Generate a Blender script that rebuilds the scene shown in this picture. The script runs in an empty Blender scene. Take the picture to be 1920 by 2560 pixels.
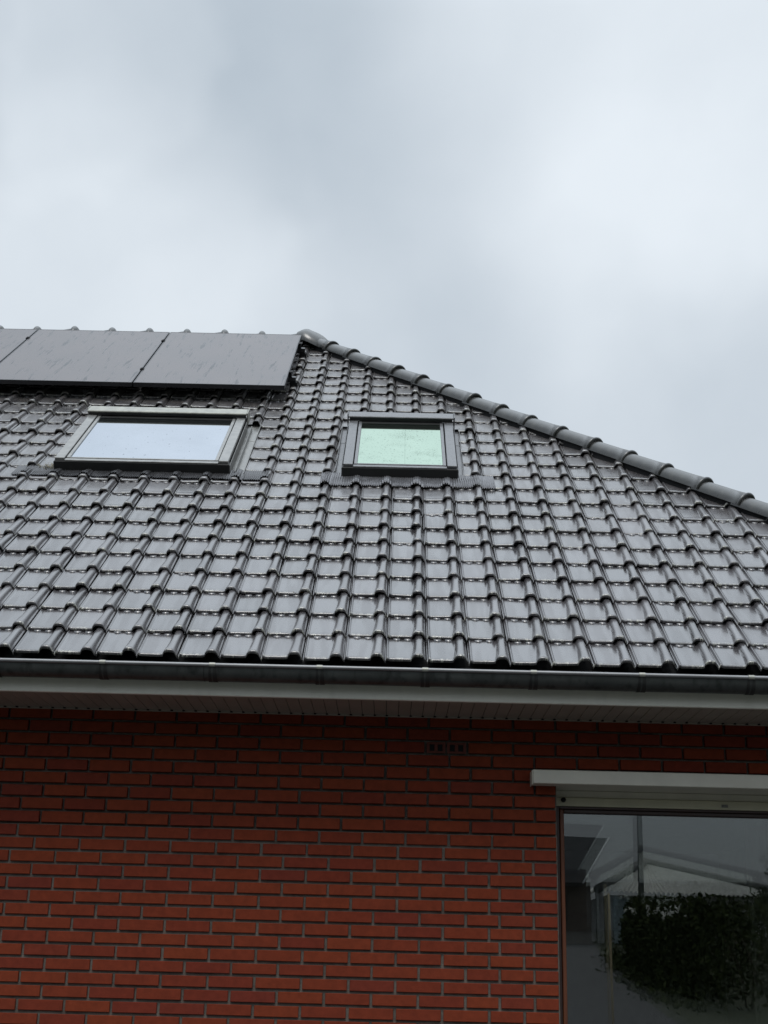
import bpy, math, random
import numpy as np
from mathutils import Matrix, Vector

random.seed(7)
rng = np.random.default_rng(7)
scene = bpy.context.scene
COL = scene.collection

# ------------------------------------------------------------------ measures (metres)
W = 0.1905                       # cover width of one roof tile
E = 0.23596                      # exposed length of one tile
TH = 0.694533                    # roof pitch
CT, ST = math.cos(TH), math.sin(TH)
P0 = np.array([-1.75987, 5.92300, 2.92275])   # eave edge, tile column 0
JR = 25.4                        # ridge, in tile rows above the eave
YF = 5.973                       # fascia face
ZS = 2.7477                      # soffit underside
YW = 6.452                       # outer face of the brick wall
XL, XR = -9.9, 3.10              # ends of the front wall
HIP_I0, HIP_K = 28.3, 0.912      # right hip: column = I0 - K*row
LHIP_I0 = -46.0
CAM = (0.0, 0.0, 1.6)


def rl(u, s, n):
    """roof coordinates (m along eave, m up the slope, m off the slope) -> world"""
    u, s, n = np.broadcast_arrays(np.asarray(u, float), np.asarray(s, float), np.asarray(n, float))
    return np.stack([P0[0] + u, P0[1] + s * CT - n * ST, P0[2] + s * ST + n * CT], -1)


# ------------------------------------------------------------------ material helpers
def mat(name):
    m = bpy.data.materials.new(name)
    m.use_nodes = True
    nt = m.node_tree
    b = nt.nodes["Principled BSDF"]
    return m, nt, b


def N(nt, t, **kw):
    n = nt.nodes.new(t)
    for k, v in kw.items():
        if k.startswith("i_"):
            key = k[2:]
            key = int(key) if key.isdigit() else key.replace("_", " ")
            n.inputs[key].default_value = v
        else:
            setattr(n, k, v)
    return n


def L(nt, a, b):
    nt.links.new(a, b)


def ramp(nt, fac, stops):
    r = nt.nodes.new("ShaderNodeValToRGB")
    el = r.color_ramp.elements
    el[0].position, el[0].color = stops[0][0], (*stops[0][1], 1)
    el[1].position, el[1].color = stops[-1][0], (*stops[-1][1], 1)
    for p, c in stops[1:-1]:
        e = el.new(p)
        e.color = (*c, 1)
    L(nt, fac, r.inputs[0])
    return r.outputs[0]


def mixc(nt, fac, a, b, mode="MIX"):
    m = nt.nodes.new("ShaderNodeMix")
    m.data_type = "RGBA"
    m.blend_type = mode
    for sock, v in ((m.inputs[0], fac), (m.inputs[6], a), (m.inputs[7], b)):
        if hasattr(v, "is_linked"):
            L(nt, v, sock)
        elif isinstance(v, (int, float)):
            sock.default_value = v
        else:
            sock.default_value = (*v, 1)
    return m.outputs[2]


def math_(nt, op, a, b=0.0, clamp=False):
    m = nt.nodes.new("ShaderNodeMath")
    m.operation = op
    m.use_clamp = clamp
    for i, v in enumerate((a, b)):
        if hasattr(v, "is_linked"):
            L(nt, v, m.inputs[i])
        else:
            m.inputs[i].default_value = v
    return m.outputs[0]


def mrange(nt, v, a, b, c, d, smooth=False):
    m = nt.nodes.new("ShaderNodeMapRange")
    if smooth:
        m.interpolation_type = "SMOOTHSTEP"
    L(nt, v, m.inputs[0])
    for i, x in enumerate((a, b, c, d)):
        m.inputs[i + 1].default_value = x
    return m.outputs[0]


def coords(nt, kind="Object", scale=(1, 1, 1)):
    t = nt.nodes.new("ShaderNodeTexCoord")
    m = nt.nodes.new("ShaderNodeMapping")
    m.inputs["Scale"].default_value = scale
    L(nt, t.outputs[kind], m.inputs[0])
    return m.outputs[0]


def noise(nt, vec, scale, detail=4, rough=0.55):
    n = N(nt, "ShaderNodeTexNoise")
    n.inputs["Scale"].default_value = scale
    n.inputs["Detail"].default_value = detail
    n.inputs["Roughness"].default_value = rough
    L(nt, vec, n.inputs["Vector"])
    return n.outputs["Fac"]


def bump(nt, b, h, strength=0.3, dist=0.005):
    n = N(nt, "ShaderNodeBump")
    n.inputs["Strength"].default_value = strength
    n.inputs["Distance"].default_value = dist
    L(nt, h, n.inputs["Height"])
    L(nt, n.outputs[0], b.inputs["Normal"])
    return n


def simple(name, col, rough=0.5, metal=0.0, spec=0.5, var=0.12, vscale=9.0, bstr=0.0, bscale=60.0, coat=0.0):
    m, nt, b = mat(name)
    v = coords(nt)
    f = noise(nt, v, vscale, 5)
    c0 = tuple(max(0, c * (1 - 2 * var)) for c in col)
    c1 = tuple(c * (1 + 2 * var) for c in col)
    L(nt, ramp(nt, f, [(0.25, c0), (0.75, c1)]), b.inputs["Base Color"])
    L(nt, mrange(nt, f, 0.2, 0.8, max(0.02, rough - 0.08), min(1, rough + 0.08)), b.inputs["Roughness"])
    b.inputs["Metallic"].default_value = metal
    b.inputs["Specular IOR Level"].default_value = spec
    b.inputs["Coat Weight"].default_value = coat
    if bstr:
        bump(nt, b, noise(nt, v, bscale, 6), bstr, 0.003)
    return m


# ------------------------------------------------------------------ materials
def make_tile_mat():
    m, nt, b = mat("glazed_dark_tile")
    uv = nt.nodes.new("ShaderNodeTexCoord").outputs["UV"]
    at = N(nt, "ShaderNodeAttribute", attribute_name="rnd").outputs["Fac"]
    lip = N(nt, "ShaderNodeAttribute", attribute_name="lip").outputs["Fac"]
    sep = N(nt, "ShaderNodeSeparateXYZ")
    L(nt, uv, sep.inputs[0])
    # weathering grows towards the ridge, where the glaze has been rained on longest
    up = mrange(nt, sep.outputs[1], 1.2, 3.6, 0.0, 1.0)
    fine = noise(nt, uv, 70, 6, 0.7)
    mid = noise(nt, uv, 9, 5, 0.6)
    base = mixc(nt, at, (0.042, 0.040, 0.043), (0.108, 0.102, 0.108))
    dirt = math_(nt, "MULTIPLY", mrange(nt, fine, 0.45, 0.62, 0, 1), mrange(nt, mid, 0.30, 0.62, 0, 1))
    dirt = math_(nt, "MULTIPLY", dirt, math_(nt, "ADD", math_(nt, "MULTIPLY", up, 0.80), 0.15))
    base = mixc(nt, dirt, base, (0.115, 0.100, 0.082))
    # pale lichen rings on the lower lips
    vo = N(nt, "ShaderNodeTexVoronoi")
    vo.inputs["Scale"].default_value = 62
    L(nt, uv, vo.inputs["Vector"])
    ring = math_(nt, "MULTIPLY", mrange(nt, vo.outputs["Distance"], 0.20, 0.30, 0, 1), mrange(nt, vo.outputs["Distance"], 0.36, 0.46, 1, 0))
    patch = mrange(nt, noise(nt, uv, 7, 3), 0.45, 0.54, 0, 1)
    li = math_(nt, "MULTIPLY", math_(nt, "MULTIPLY", ring, patch), lip)
    li = math_(nt, "ADD", li, math_(nt, "MULTIPLY", math_(nt, "MULTIPLY", lip, mrange(nt, fine, 0.5, 0.75, 0, 0.5)), 1.0), True)
    base = mixc(nt, li, base, (0.42, 0.42, 0.36))
    L(nt, base, b.inputs["Base Color"])
    # water film: tall streaky patches that change the gloss
    st = N(nt, "ShaderNodeMapping")
    st.inputs["Scale"].default_value = (17, 2.2, 1)
    L(nt, uv, st.inputs[0])
    film = noise(nt, st.outputs[0], 1.0, 3, 0.5)
    filmk = mrange(nt, film, 0.42, 0.55, 0, 1)
    r = mrange(nt, filmk, 0, 1, 0.30, 0.24)
    r = math_(nt, "ADD", r, mrange(nt, at, 0.0, 1.0, -0.07, 0.06))
    r = math_(nt, "ADD", r, math_(nt, "MULTIPLY", dirt, 0.35))
    r = math_(nt, "ADD", r, math_(nt, "MULTIPLY", up, 0.05), True)
    L(nt, r, b.inputs["Roughness"])
    b.inputs["IOR"].default_value = 1.95
    L(nt, mrange(nt, filmk, 0, 1, 0.22, 0.42), b.inputs["Coat Weight"])
    L(nt, mrange(nt, dirt, 0, 1, 0.5, 0.28), b.inputs["Specular IOR Level"])
    b.inputs["Coat Roughness"].default_value = 0.08
    b.inputs["Coat IOR"].default_value = 1.33
    h = math_(nt, "ADD", math_(nt, "MULTIPLY", fine, 0.35), mid)
    bump(nt, b, h, 0.22, 0.004)
    return m


M = {}
M["tile"] = make_tile_mat()
M["tile_plain"] = simple("roof_deck_felt", (0.02, 0.02, 0.021), 0.8)
M["black"] = simple("dark_rubber", (0.012, 0.012, 0.013), 0.7, spec=0.25)


def make_cap_mat():
    m, nt, b = mat("weathered_ridge_glaze")
    v = coords(nt)
    f = noise(nt, v, 14, 6, 0.6)
    g = noise(nt, v, 90, 4, 0.6)
    c = ramp(nt, f, [(0.3, (0.024, 0.024, 0.024)), (0.55, (0.039, 0.040, 0.038)), (0.8, (0.080, 0.080, 0.072))])
    c = mixc(nt, mrange(nt, g, 0.60, 0.72, 0, 0.45), c, (0.06, 0.065, 0.035))
    L(nt, c, b.inputs["Base Color"])
    L(nt, mrange(nt, f, 0.3, 0.8, 0.2, 0.4), b.inputs["Roughness"])
    b.inputs["IOR"].default_value = 1.8
    bump(nt, b, g, 0.15, 0.003)
    return m


M["cap"] = make_cap_mat()


def make_brick_mat():
    m, nt, b = mat("red_facing_brick")
    at = N(nt, "ShaderNodeAttribute", attribute_name="rnd").outputs["Fac"]
    v = coords(nt)
    c = ramp(nt, at, [(0.0, (0.178, 0.033, 0.019)), (0.35, (0.194, 0.0375, 0.018)), (0.7, (0.210, 0.0425, 0.018)), (0.93, (0.200, 0.040, 0.019)), (1.0, (0.170, 0.033, 0.021))])
    f = noise(nt, v, 28, 6, 0.65)
    c = mixc(nt, 0.55, c, ramp(nt, f, [(0.3, (0.62, 0.62, 0.62)), (0.7, (1.15, 1.12, 1.08))]), "MULTIPLY")
    pits = noise(nt, v, 240, 3, 0.6)
    c = mixc(nt, mrange(nt, pits, 0.66, 0.74, 0, 0.6), c, (0.05, 0.02, 0.018))
    L(nt, c, b.inputs["Base Color"])
    b.inputs["Roughness"].default_value = 0.85
    b.inputs["Specular IOR Level"].default_value = 0.15
    bump(nt, b, math_(nt, "ADD", f, math_(nt, "MULTIPLY", pits, 0.5)), 0.35, 0.003)
    return m


M["brick"] = make_brick_mat()


def make_mortar():
    m, nt, b = mat("grey_mortar")
    v = coords(nt)
    f = noise(nt, v, 16, 5)
    g = noise(nt, v, 180, 5, 0.7)
    c = ramp(nt, f, [(0.3, (0.10, 0.089, 0.076)), (0.7, (0.19, 0.172, 0.148))])
    c = mixc(nt, 0.5, c, ramp(nt, g, [(0.3, (0.6, 0.6, 0.6)), (0.7, (1.2, 1.2, 1.2))]), "MULTIPLY")
    L(nt, c, b.inputs["Base Color"])
    b.inputs["Roughness"].default_value = 0.95
    bump(nt, b, g, 0.6, 0.004)
    return m


M["mortar"] = make_mortar()


def make_far_brick():
    m, nt, b = mat("plain_brick_courses")
    v = coords(nt)
    t = N(nt, "ShaderNodeTexBrick")
    t.inputs["Color1"].default_value = (0.22, 0.05, 0.03, 1)
    t.inputs["Color2"].default_value = (0.27, 0.065, 0.035, 1)
    t.inputs["Mortar"].default_value = (0.17, 0.16, 0.15, 1)
    t.inputs["Scale"].default_value = 1
    t.inputs["Brick Width"].default_value = 0.217
    t.inputs["Row Height"].default_value = 0.0603
    t.inputs["Mortar Size"].default_value = 0.006
    c = N(nt, "ShaderNodeCombineXYZ")
    s = N(nt, "ShaderNodeSeparateXYZ")
    L(nt, v, s.inputs[0])
    L(nt, math_(nt, "ADD", s.outputs[0], s.outputs[1]), c.inputs[0])
    L(nt, s.outputs[2], c.inputs[1])
    L(nt, c.outputs[0], t.inputs["Vector"])
    L(nt, t.outputs[0], b.inputs["Base Color"])
    b.inputs["Roughness"].default_value = 0.85
    return m


M["far_brick"] = make_far_brick()
M["dark_brick"] = simple("dark_brown_brickwork", (0.07, 0.055, 0.045), 0.9)


def make_white():
    m, nt, b = mat("white_pvc_board")
    v = coords(nt)
    f = noise(nt, v, 5, 5)
    sv = coords(nt, scale=(9, 9, 1.2))
    s = noise(nt, sv, 2.0, 4)
    c = mixc(nt, mrange(nt, s, 0.5, 0.75, 0, 0.35), (0.87, 0.85, 0.75), (0.70, 0.68, 0.59))
    c = mixc(nt, mrange(nt, f, 0.5, 0.8, 0, 0.3), c, (0.50, 0.50, 0.47))
    L(nt, c, b.inputs["Base Color"])
    b.inputs["Roughness"].default_value = 0.42
    return m


M["white"] = make_white()
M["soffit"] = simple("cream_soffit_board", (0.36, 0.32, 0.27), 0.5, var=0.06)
M["cream"] = simple("cream_painted_board", (0.50, 0.475, 0.34), 0.5, var=0.06)
M["box"] = simple("pale_grey_shutter_casing", (0.64, 0.61, 0.52), 0.38, var=0.04)


def make_zinc():
    m, nt, b = mat("weathered_zinc")
    v = coords(nt)
    f = noise(nt, v, 6, 6, 0.6)
    sv = coords(nt, scale=(16, 16, 1.5))
    s = noise(nt, sv, 1.5, 4)
    c = ramp(nt, f, [(0.3, (0.055, 0.06, 0.058)), (0.7, (0.105, 0.112, 0.106))])
    c = mixc(nt, mrange(nt, s, 0.5, 0.68, 0, 0.75), c, (0.022, 0.025, 0.024))
    L(nt, c, b.inputs["Base Color"])
    b.inputs["Metallic"].default_value = 0.35
    L(nt, mrange(nt, f, 0.3, 0.7, 0.36, 0.55), b.inputs["Roughness"])
    return m


M["zinc"] = make_zinc()
M["bead"] = simple("worn_zinc_bead", (0.25, 0.253, 0.257), 0.42, metal=0.5, var=0.08)
M["stain"] = simple("rust_black_stain", (0.025, 0.025, 0.024), 0.6)


def make_alu(name, col, rough, wet):
    m, nt, b = mat(name)
    v = coords(nt)
    f = noise(nt, v, 20, 5)
    g = noise(nt, v, 170, 3, 0.7)
    c = ramp(nt, f, [(0.3, tuple(c * 0.75 for c in col)), (0.7, tuple(c * 1.2 for c in col))])
    if wet:
        c = mixc(nt, mrange(nt, g, 0.50, 0.62, 0, 0.65), c, tuple(c * 0.25 for c in col))
    L(nt, c, b.inputs["Base Color"])
    L(nt, mrange(nt, f, 0.3, 0.7, rough - 0.07, rough + 0.1), b.inputs["Roughness"])
    b.inputs["Metallic"].default_value = 0.45
    bump(nt, b, g, 0.25 if wet else 0.06, 0.002)
    return m


M["alu"] = make_alu("grey_coated_aluminium", (0.29, 0.29, 0.28), 0.4, False)
M["alu_wet"] = make_alu("rain_speckled_grey_aluminium", (0.20, 0.202, 0.208), 0.38, True)
M["alu_light"] = make_alu("pale_hood_aluminium", (0.36, 0.36, 0.32), 0.45, False)
M["lead"] = make_alu("pleated_grey_apron", (0.10, 0.10, 0.105), 0.36, False)
M["lead_sky_lit"] = make_alu("sky_lit_pleated_apron", (0.19, 0.19, 0.20), 0.36, False)  # base colour lightened for the sky the pleats reflect
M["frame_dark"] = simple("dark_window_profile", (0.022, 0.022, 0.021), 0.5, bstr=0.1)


def make_roof_glass(name, tint, drops):
    m, nt, b = mat(name)
    out = nt.nodes["Material Output"]
    nt.nodes.remove(b)
    v = coords(nt, "UV")
    g = N(nt, "ShaderNodeBsdfGlossy")
    g.inputs["Roughness"].default_value = 0.012
    d = N(nt, "ShaderNodeBsdfDiffuse")
    d.inputs["Color"].default_value = (0.02, 0.022, 0.02, 1)
    lw = N(nt, "ShaderNodeFresnel")
    lw.inputs["IOR"].default_value = 2.6
    mx = N(nt, "ShaderNodeMixShader")
    big = noise(nt, v, 3.0, 3)
    fac = math_(nt, "ADD", math_(nt, "MULTIPLY", lw.outputs[0], 1.0), 0.22)
    if drops:
        s1 = noise(nt, v, 120, 3, 0.7)
        cl = N(nt, "ShaderNodeMapping")
        L(nt, v, cl.inputs[0])
        s2 = noise(nt, cl.outputs[0], 4.5, 4, 0.6)
        spot = math_(nt, "MULTIPLY", mrange(nt, s1, 0.54, 0.60, 0, 1), mrange(nt, s2, 0.50, 0.66, 0, 1.0))
        s3 = mrange(nt, noise(nt, v, 60, 3, 0.6), 0.63, 0.67, 0, 0.9)
        spot = math_(nt, "MAXIMUM", spot, s3)
        fac = math_(nt, "MULTIPLY", fac, math_(nt, "SUBTRACT", 1.0, math_(nt, "MULTIPLY", spot, 0.85)))
        # faint drip line down the middle and film edges
        sx = N(nt, "ShaderNodeSeparateXYZ")
        L(nt, v, sx.inputs[0])
        ln = mrange(nt, math_(nt, "ABSOLUTE", math_(nt, "SUBTRACT", sx.outputs[0], 0.325)), 0.001, 0.004, 0.07, 0)
        fac = math_(nt, "SUBTRACT", fac, ln)
    else:
        s1 = mrange(nt, noise(nt, v, 34, 2, 0.5), 0.70, 0.73, 0, 0.55)
        fac = math_(nt, "MULTIPLY", fac, math_(nt, "SUBTRACT", 1.0, s1))
    c = mixc(nt, mrange(nt, big, 0.3, 0.7, 0, 1), tint, tuple(t * 0.94 for t in tint))
    L(nt, c, g.inputs["Color"])
    L(nt, fac, mx.inputs[0])
    L(nt, d.outputs[0], mx.inputs[1])
    L(nt, g.outputs[0], mx.inputs[2])
    L(nt, mx.outputs[0], out.inputs[0])
    return m


M["glass_blue"] = make_roof_glass("coated_roof_glass", (0.83, 0.88, 0.955), False)
M["glass_green"] = make_roof_glass("rain_spotted_green_roof_glass", (0.77, 0.96, 0.80), True)


def make_pv():
    m, nt, b = mat("black_solar_glass")
    v = coords(nt)
    st = coords(nt, scale=(15, 1.7, 1))
    s = noise(nt, st, 1.6, 5, 0.65)
    sp = mrange(nt, s, 0.55, 0.64, 0, 1)
    f = noise(nt, v, 2.2, 3)
    c = mixc(nt, mrange(nt, f, 0.3, 0.7, 0, 1), (0.050, 0.038, 0.040), (0.078, 0.060, 0.060))
    c = mixc(nt, math_(nt, "MULTIPLY", sp, 0.85), c, (0.010, 0.013, 0.018))
    L(nt, c, b.inputs["Base Color"])
    L(nt, mrange(nt, sp, 0, 1, 0.30, 0.2), b.inputs["Roughness"])
    L(nt, mrange(nt, math_(nt, "ADD", sp, math_(nt, "MULTIPLY", f, 0.5)), 0.15, 1.35, 0.58, 0.14), b.inputs["Specular IOR Level"])
    b.inputs["IOR"].default_value = 1.6
    bump(nt, b, s, 0.3, 0.006)
    return m


M["pv"] = make_pv()
M["pv_frame"] = simple("black_anodised_frame", (0.055, 0.055, 0.06), 0.35, metal=0.5)


def make_pane():
    m, nt, b = mat("clear_window_glass")
    out = nt.nodes["Material Output"]
    nt.nodes.remove(b)
    fr = N(nt, "ShaderNodeFresnel")
    fr.inputs["IOR"].default_value = 2.05
    t = N(nt, "ShaderNodeBsdfTransparent")
    t.inputs["Color"].default_value = (0.93, 0.95, 0.94, 1)
    g = N(nt, "ShaderNodeBsdfGlossy")
    g.inputs["Roughness"].default_value = 0.0
    mx = N(nt, "ShaderNodeMixShader")
    L(nt, fr.outputs[0], mx.inputs[0])
    L(nt, t.outputs[0], mx.inputs[1])
    L(nt, g.outputs[0], mx.inputs[2])
    L(nt, mx.outputs[0], out.inputs[0])
    return m


M["pane"] = make_pane()
M["wood_dark"] = simple("dark_stained_window_wood", (0.035, 0.016, 0.012), 0.45, bstr=0.1)


def make_wood(name, a, c, rough=0.5):
    m, nt, b = mat(name)
    v = coords(nt, scale=(40, 40, 2))
    f = noise(nt, v, 1.0, 5, 0.6)
    L(nt, ramp(nt, f, [(0.3, a), (0.7, c)]), b.inputs["Base Color"])
    b.inputs["Roughness"].default_value = rough
    return m


M["wood_red"] = make_wood("reddish_varnished_wood", (0.10, 0.028, 0.012), (0.22, 0.07, 0.025))
M["wood_pale"] = make_wood("weathered_pale_wood", (0.26, 0.205, 0.11), (0.44, 0.36, 0.22), 0.8)
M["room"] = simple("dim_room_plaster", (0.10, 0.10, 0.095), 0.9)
M["curtain"] = simple("taupe_curtain_cloth", (0.10, 0.097, 0.09), 0.9)
M["vent"] = simple("dark_red_air_brick", (0.12, 0.03, 0.02), 0.8)
M["sticker"] = simple("grey_printed_sticker", (0.22, 0.22, 0.2), 0.5)
M["leafdry"] = simple("ochre_dry_leaf", (0.30, 0.17, 0.03), 0.8)
M["straw"] = simple("pale_dry_grass", (0.36, 0.33, 0.24), 0.9)
M["petal"] = simple("pale_petal", (0.62, 0.6, 0.5), 0.7)


def make_foliage(name, a, b_, c):
    m, nt, b = mat(name)
    at = N(nt, "ShaderNodeAttribute", attribute_name="rnd").outputs["Fac"]
    L(nt, ramp(nt, at, [(0, a), (0.5, b_), (1, c)]), b.inputs["Base Color"])
    b.inputs["Roughness"].default_value = 0.9
    b.inputs["Specular IOR Level"].default_value = 0.12
    return m


M["hedge"] = make_foliage("dark_hedge_leaves", (0.010, 0.015, 0.005), (0.020, 0.029, 0.009), (0.045, 0.056, 0.016))
M["treeleaf"] = make_foliage("dark_tree_leaves", (0.015, 0.022, 0.012), (0.03, 0.042, 0.02), (0.05, 0.065, 0.03))
M["flower"] = simple("white_blossom", (0.75, 0.75, 0.7), 0.8)
M["bark"] = make_wood("brown_bark", (0.04, 0.03, 0.022), (0.10, 0.075, 0.055), 0.9)
M["steel"] = simple("dull_grey_pole_steel", (0.10, 0.105, 0.11), 0.5, metal=0.3)
M["fibre"] = simple("pale_fibre_cement_sheet", (0.46, 0.46, 0.42), 0.85, var=0.08, vscale=3)
M["fibre_dark"] = simple("weathered_ridge_sheet", (0.12, 0.122, 0.118), 0.9, spec=0.1)
M["render_pale"] = simple("pale_grey_render", (0.33, 0.33, 0.33), 0.9)
M["door_blue"] = simple("pale_blue_painted_door", (0.27, 0.34, 0.37), 0.6)
M["slate"] = simple("dark_slate_roof", (0.022, 0.023, 0.025), 0.9, spec=0.1)
M["trim"] = simple("pale_verge_board", (0.32, 0.33, 0.33), 0.6)


def make_ground():
    m, nt, b = mat("rough_grass_and_soil")
    v = coords(nt)
    f = noise(nt, v, 0.6, 8, 0.65)
    g = noise(nt, v, 12, 6, 0.7)
    c = ramp(nt, f, [(0.35, (0.016, 0.022, 0.009)), (0.6, (0.030, 0.038, 0.013)), (0.75, (0.045, 0.040, 0.026))])
    c = mixc(nt, 0.6, c, ramp(nt, g, [(0.3, (0.5, 0.5, 0.5)), (0.7, (1.3, 1.3, 1.3))]), "MULTIPLY")
    L(nt, c, b.inputs["Base Color"])
    b.inputs["Roughness"].default_value = 0.95
    bump(nt, b, g, 0.7, 0.03)
    return m


def make_asphalt(name, k):
    m, nt, b = mat(name)
    v = coords(nt)
    sv = coords(nt, scale=(0.25, 1.0, 1))
    f = noise(nt, sv, 1.1, 6, 0.6)
    g = noise(nt, v, 60, 5, 0.7)
    c = ramp(nt, f, [(0.3, (0.05 * k, 0.051 * k, 0.053 * k)), (0.7, (0.10 * k, 0.10 * k, 0.102 * k))])
    c = mixc(nt, 0.5, c, ramp(nt, g, [(0.3, (0.6, 0.6, 0.6)), (0.7, (1.25, 1.25, 1.25))]), "MULTIPLY")
    L(nt, c, b.inputs["Base Color"])
    L(nt, mrange(nt, f, 0.3, 0.7, 0.75, 0.95), b.inputs["Roughness"])
    b.inputs["Specular IOR Level"].default_value = 0.2
    bump(nt, b, g, 0.5, 0.008)
    return m


M["ground"] = make_ground()
M["asphalt"] = make_asphalt("wet_grey_asphalt", 0.75)
M["paving"] = make_asphalt("grey_concrete_paving", 0.9)


# ------------------------------------------------------------------ mesh builder
class MB:
    def __init__(self):
        self.v, self.f, self.m, self.n = [], [], [], 0
        self.rnd, self.sm = [], []

    def add(self, verts, faces, mi=0, rnd=None, smooth=False):
        verts = np.asarray(verts, float).reshape(-1, 3)
        self.v.append(verts)
        for q in faces:
            self.f.append([self.n + k for k in q])
        self.m += [mi] * len(faces)
        self.rnd += [random.random() if rnd is None else rnd] * len(faces)
        self.sm += [smooth] * len(faces)
        self.n += len(verts)

    def box(self, a, b, mi=0, T=None, rnd=None):
        (x0, y0, z0), (x1, y1, z1) = a, b
        v = np.array([(x0, y0, z0), (x1, y0, z0), (x1, y1, z0), (x0, y1, z0), (x0, y0, z1), (x1, y0, z1), (x1, y1, z1), (x0, y1, z1)], float)
        if T is not None:
            v = T(v)
        self.add(v, [(0, 3, 2, 1), (4, 5, 6, 7), (0, 1, 5, 4), (1, 2, 6, 5), (2, 3, 7, 6), (3, 0, 4, 7)], mi, rnd)

    def bbox(self, a, b, c=0.003, mi=0, T=None):
        """box with chamfered edges"""
        (x0, y0, z0), (x1, y1, z1) = a, b
        vs, idx = [], {}
        for sx in (0, 1):
            for sy in (0, 1):
                for sz in (0, 1):
                    X, Y, Z = (x0, x1)[sx], (y0, y1)[sy], (z0, z1)[sz]
                    ix, iy, iz = (c, -c)[sx], (c, -c)[sy], (c, -c)[sz]
                    idx[sx, sy, sz, 0] = len(vs); vs.append((X, Y + iy, Z + iz))
                    idx[sx, sy, sz, 1] = len(vs); vs.append((X + ix, Y, Z + iz))
                    idx[sx, sy, sz, 2] = len(vs); vs.append((X + ix, Y + iy, Z))
        I = lambda *k: idx[k]
        F = []
        for s in (0, 1):
            q = [I(s, 0, 0, 0), I(s, 1, 0, 0), I(s, 1, 1, 0), I(s, 0, 1, 0)]
            F.append(q if s else q[::-1])
            q = [I(0, s, 0, 1), I(0, s, 1, 1), I(1, s, 1, 1), I(1, s, 0, 1)]
            F.append(q if s else q[::-1])
            q = [I(0, 0, s, 2), I(1, 0, s, 2), I(1, 1, s, 2), I(0, 1, s, 2)]
            F.append(q if s else q[::-1])
        for s in (0, 1):
            for t in (0, 1):
                F.append([I(0, s, t, 1), I(1, s, t, 1), I(1, s, t, 2), I(0, s, t, 2)])
                F.append([I(s, 0, t, 0), I(s, 1, t, 0), I(s, 1, t, 2), I(s, 0, t, 2)])
                F.append([I(s, t, 0, 0), I(s, t, 1, 0), I(s, t, 1, 1), I(s, t, 0, 1)])
        for sx in (0, 1):
            for sy in (0, 1):
                for sz in (0, 1):
                    F.append([I(sx, sy, sz, 0), I(sx, sy, sz, 1), I(sx, sy, sz, 2)])
        v = np.array(vs)
        if T is not None:
            v = T(v)
        self.add(v, F, mi)

    def grid(self, P, mi=0, smooth=True, rnd=None):
        P = np.asarray(P, float)
        a, b = P.shape[:2]
        F = [(i * b + j, i * b + j + 1, (i + 1) * b + j + 1, (i + 1) * b + j) for i in range(a - 1) for j in range(b - 1)]
        self.add(P.reshape(-1, 3), F, mi, rnd, smooth)

    def tube(self, pts, r, seg=12, mi=0, cap=True):
        pts = [Vector(p) for p in pts]
        rs = r if hasattr(r, "__len__") else [r] * len(pts)
        rows = []
        for k, p in enumerate(pts):
            d = (pts[min(k + 1, len(pts) - 1)] - pts[max(k - 1, 0)]).normalized()
            a = d.cross(Vector((0.31, 0.2, 0.93)))
            if a.length < 0.1:
                a = d.cross(Vector((1, 0, 0)))
            a.normalize()
            b = d.cross(a)
            rows.append([p + (a * math.cos(t) + b * math.sin(t)) * rs[k] for t in np.linspace(0, 2 * math.pi, seg + 1)[:-1]])
        base = self.n
        self.add([v for row in rows for v in row],
                 [(k * seg + i, k * seg + (i + 1) % seg, (k + 1) * seg + (i + 1) % seg, (k + 1) * seg + i) for k in range(len(pts) - 1) for i in range(seg)]
                 + ([tuple(range(seg))[::-1], tuple((len(pts) - 1) * seg + i for i in range(seg))] if cap else []), mi, None, True)

    def build(self, name, mats, parent=None, uv=None, fix=True):
        me = bpy.data.meshes.new(name)
        V = np.concatenate(self.v) if self.v else np.zeros((0, 3))
        me.from_pydata(V.tolist(), [], self.f)
        for k in (mats if isinstance(mats, (list, tuple)) else [mats]):
            me.materials.append(M[k])
        me.polygons.foreach_set("material_index", np.array(self.m, np.int32))
        me.polygons.foreach_set("use_smooth", np.array(self.sm, bool))
        a = me.attributes.new("rnd", "FLOAT", "FACE")
        a.data.foreach_set("value", np.array(self.rnd, np.float32))
        if uv is not None:
            l = me.uv_layers.new(name="UVMap")
            li = np.zeros(len(me.loops), np.int32)
            me.loops.foreach_get("vertex_index", li)
            l.data.foreach_set("uv", np.asarray(uv(V), np.float32)[li].ravel())
        me.update()
        return link(bpy.data.objects.new(name, me), parent)


def link(o, parent=None):
    COL.objects.link(o)
    if parent is not None:
        o.parent = parent
        if parent.type == "EMPTY" and "base" in parent:
            o.matrix_parent_inverse = Matrix.Translation(-Vector(parent["base"]))
    return o


def thing(name, loc, label, cat, group=None):
    o = bpy.data.objects.new(name, None)
    COL.objects.link(o)
    o.location = loc
    o.empty_display_size = 0.1
    o["base"] = list(loc)
    return tag(o, label, cat, group)


def tag(o, label, cat, group=None):
    o["label"] = label
    o["category"] = cat
    if group:
        o["group"] = group
    return o


def structure(o):
    o["kind"] = "structure"
    return o


# ------------------------------------------------------------------ terrain
def gz(y):
    return float(np.interp(-np.asarray(y, float), [-4.0, 11.76, 24.76, 41.8, 70, 200, 4000], [0.0, 0.72, 1.28, 2.53, 3.6, 6.0, 6.0]))


def sheet(xs, ys, dz):
    return np.array([[(x, y, gz(y) + dz) for y in ys] for x in xs])


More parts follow.
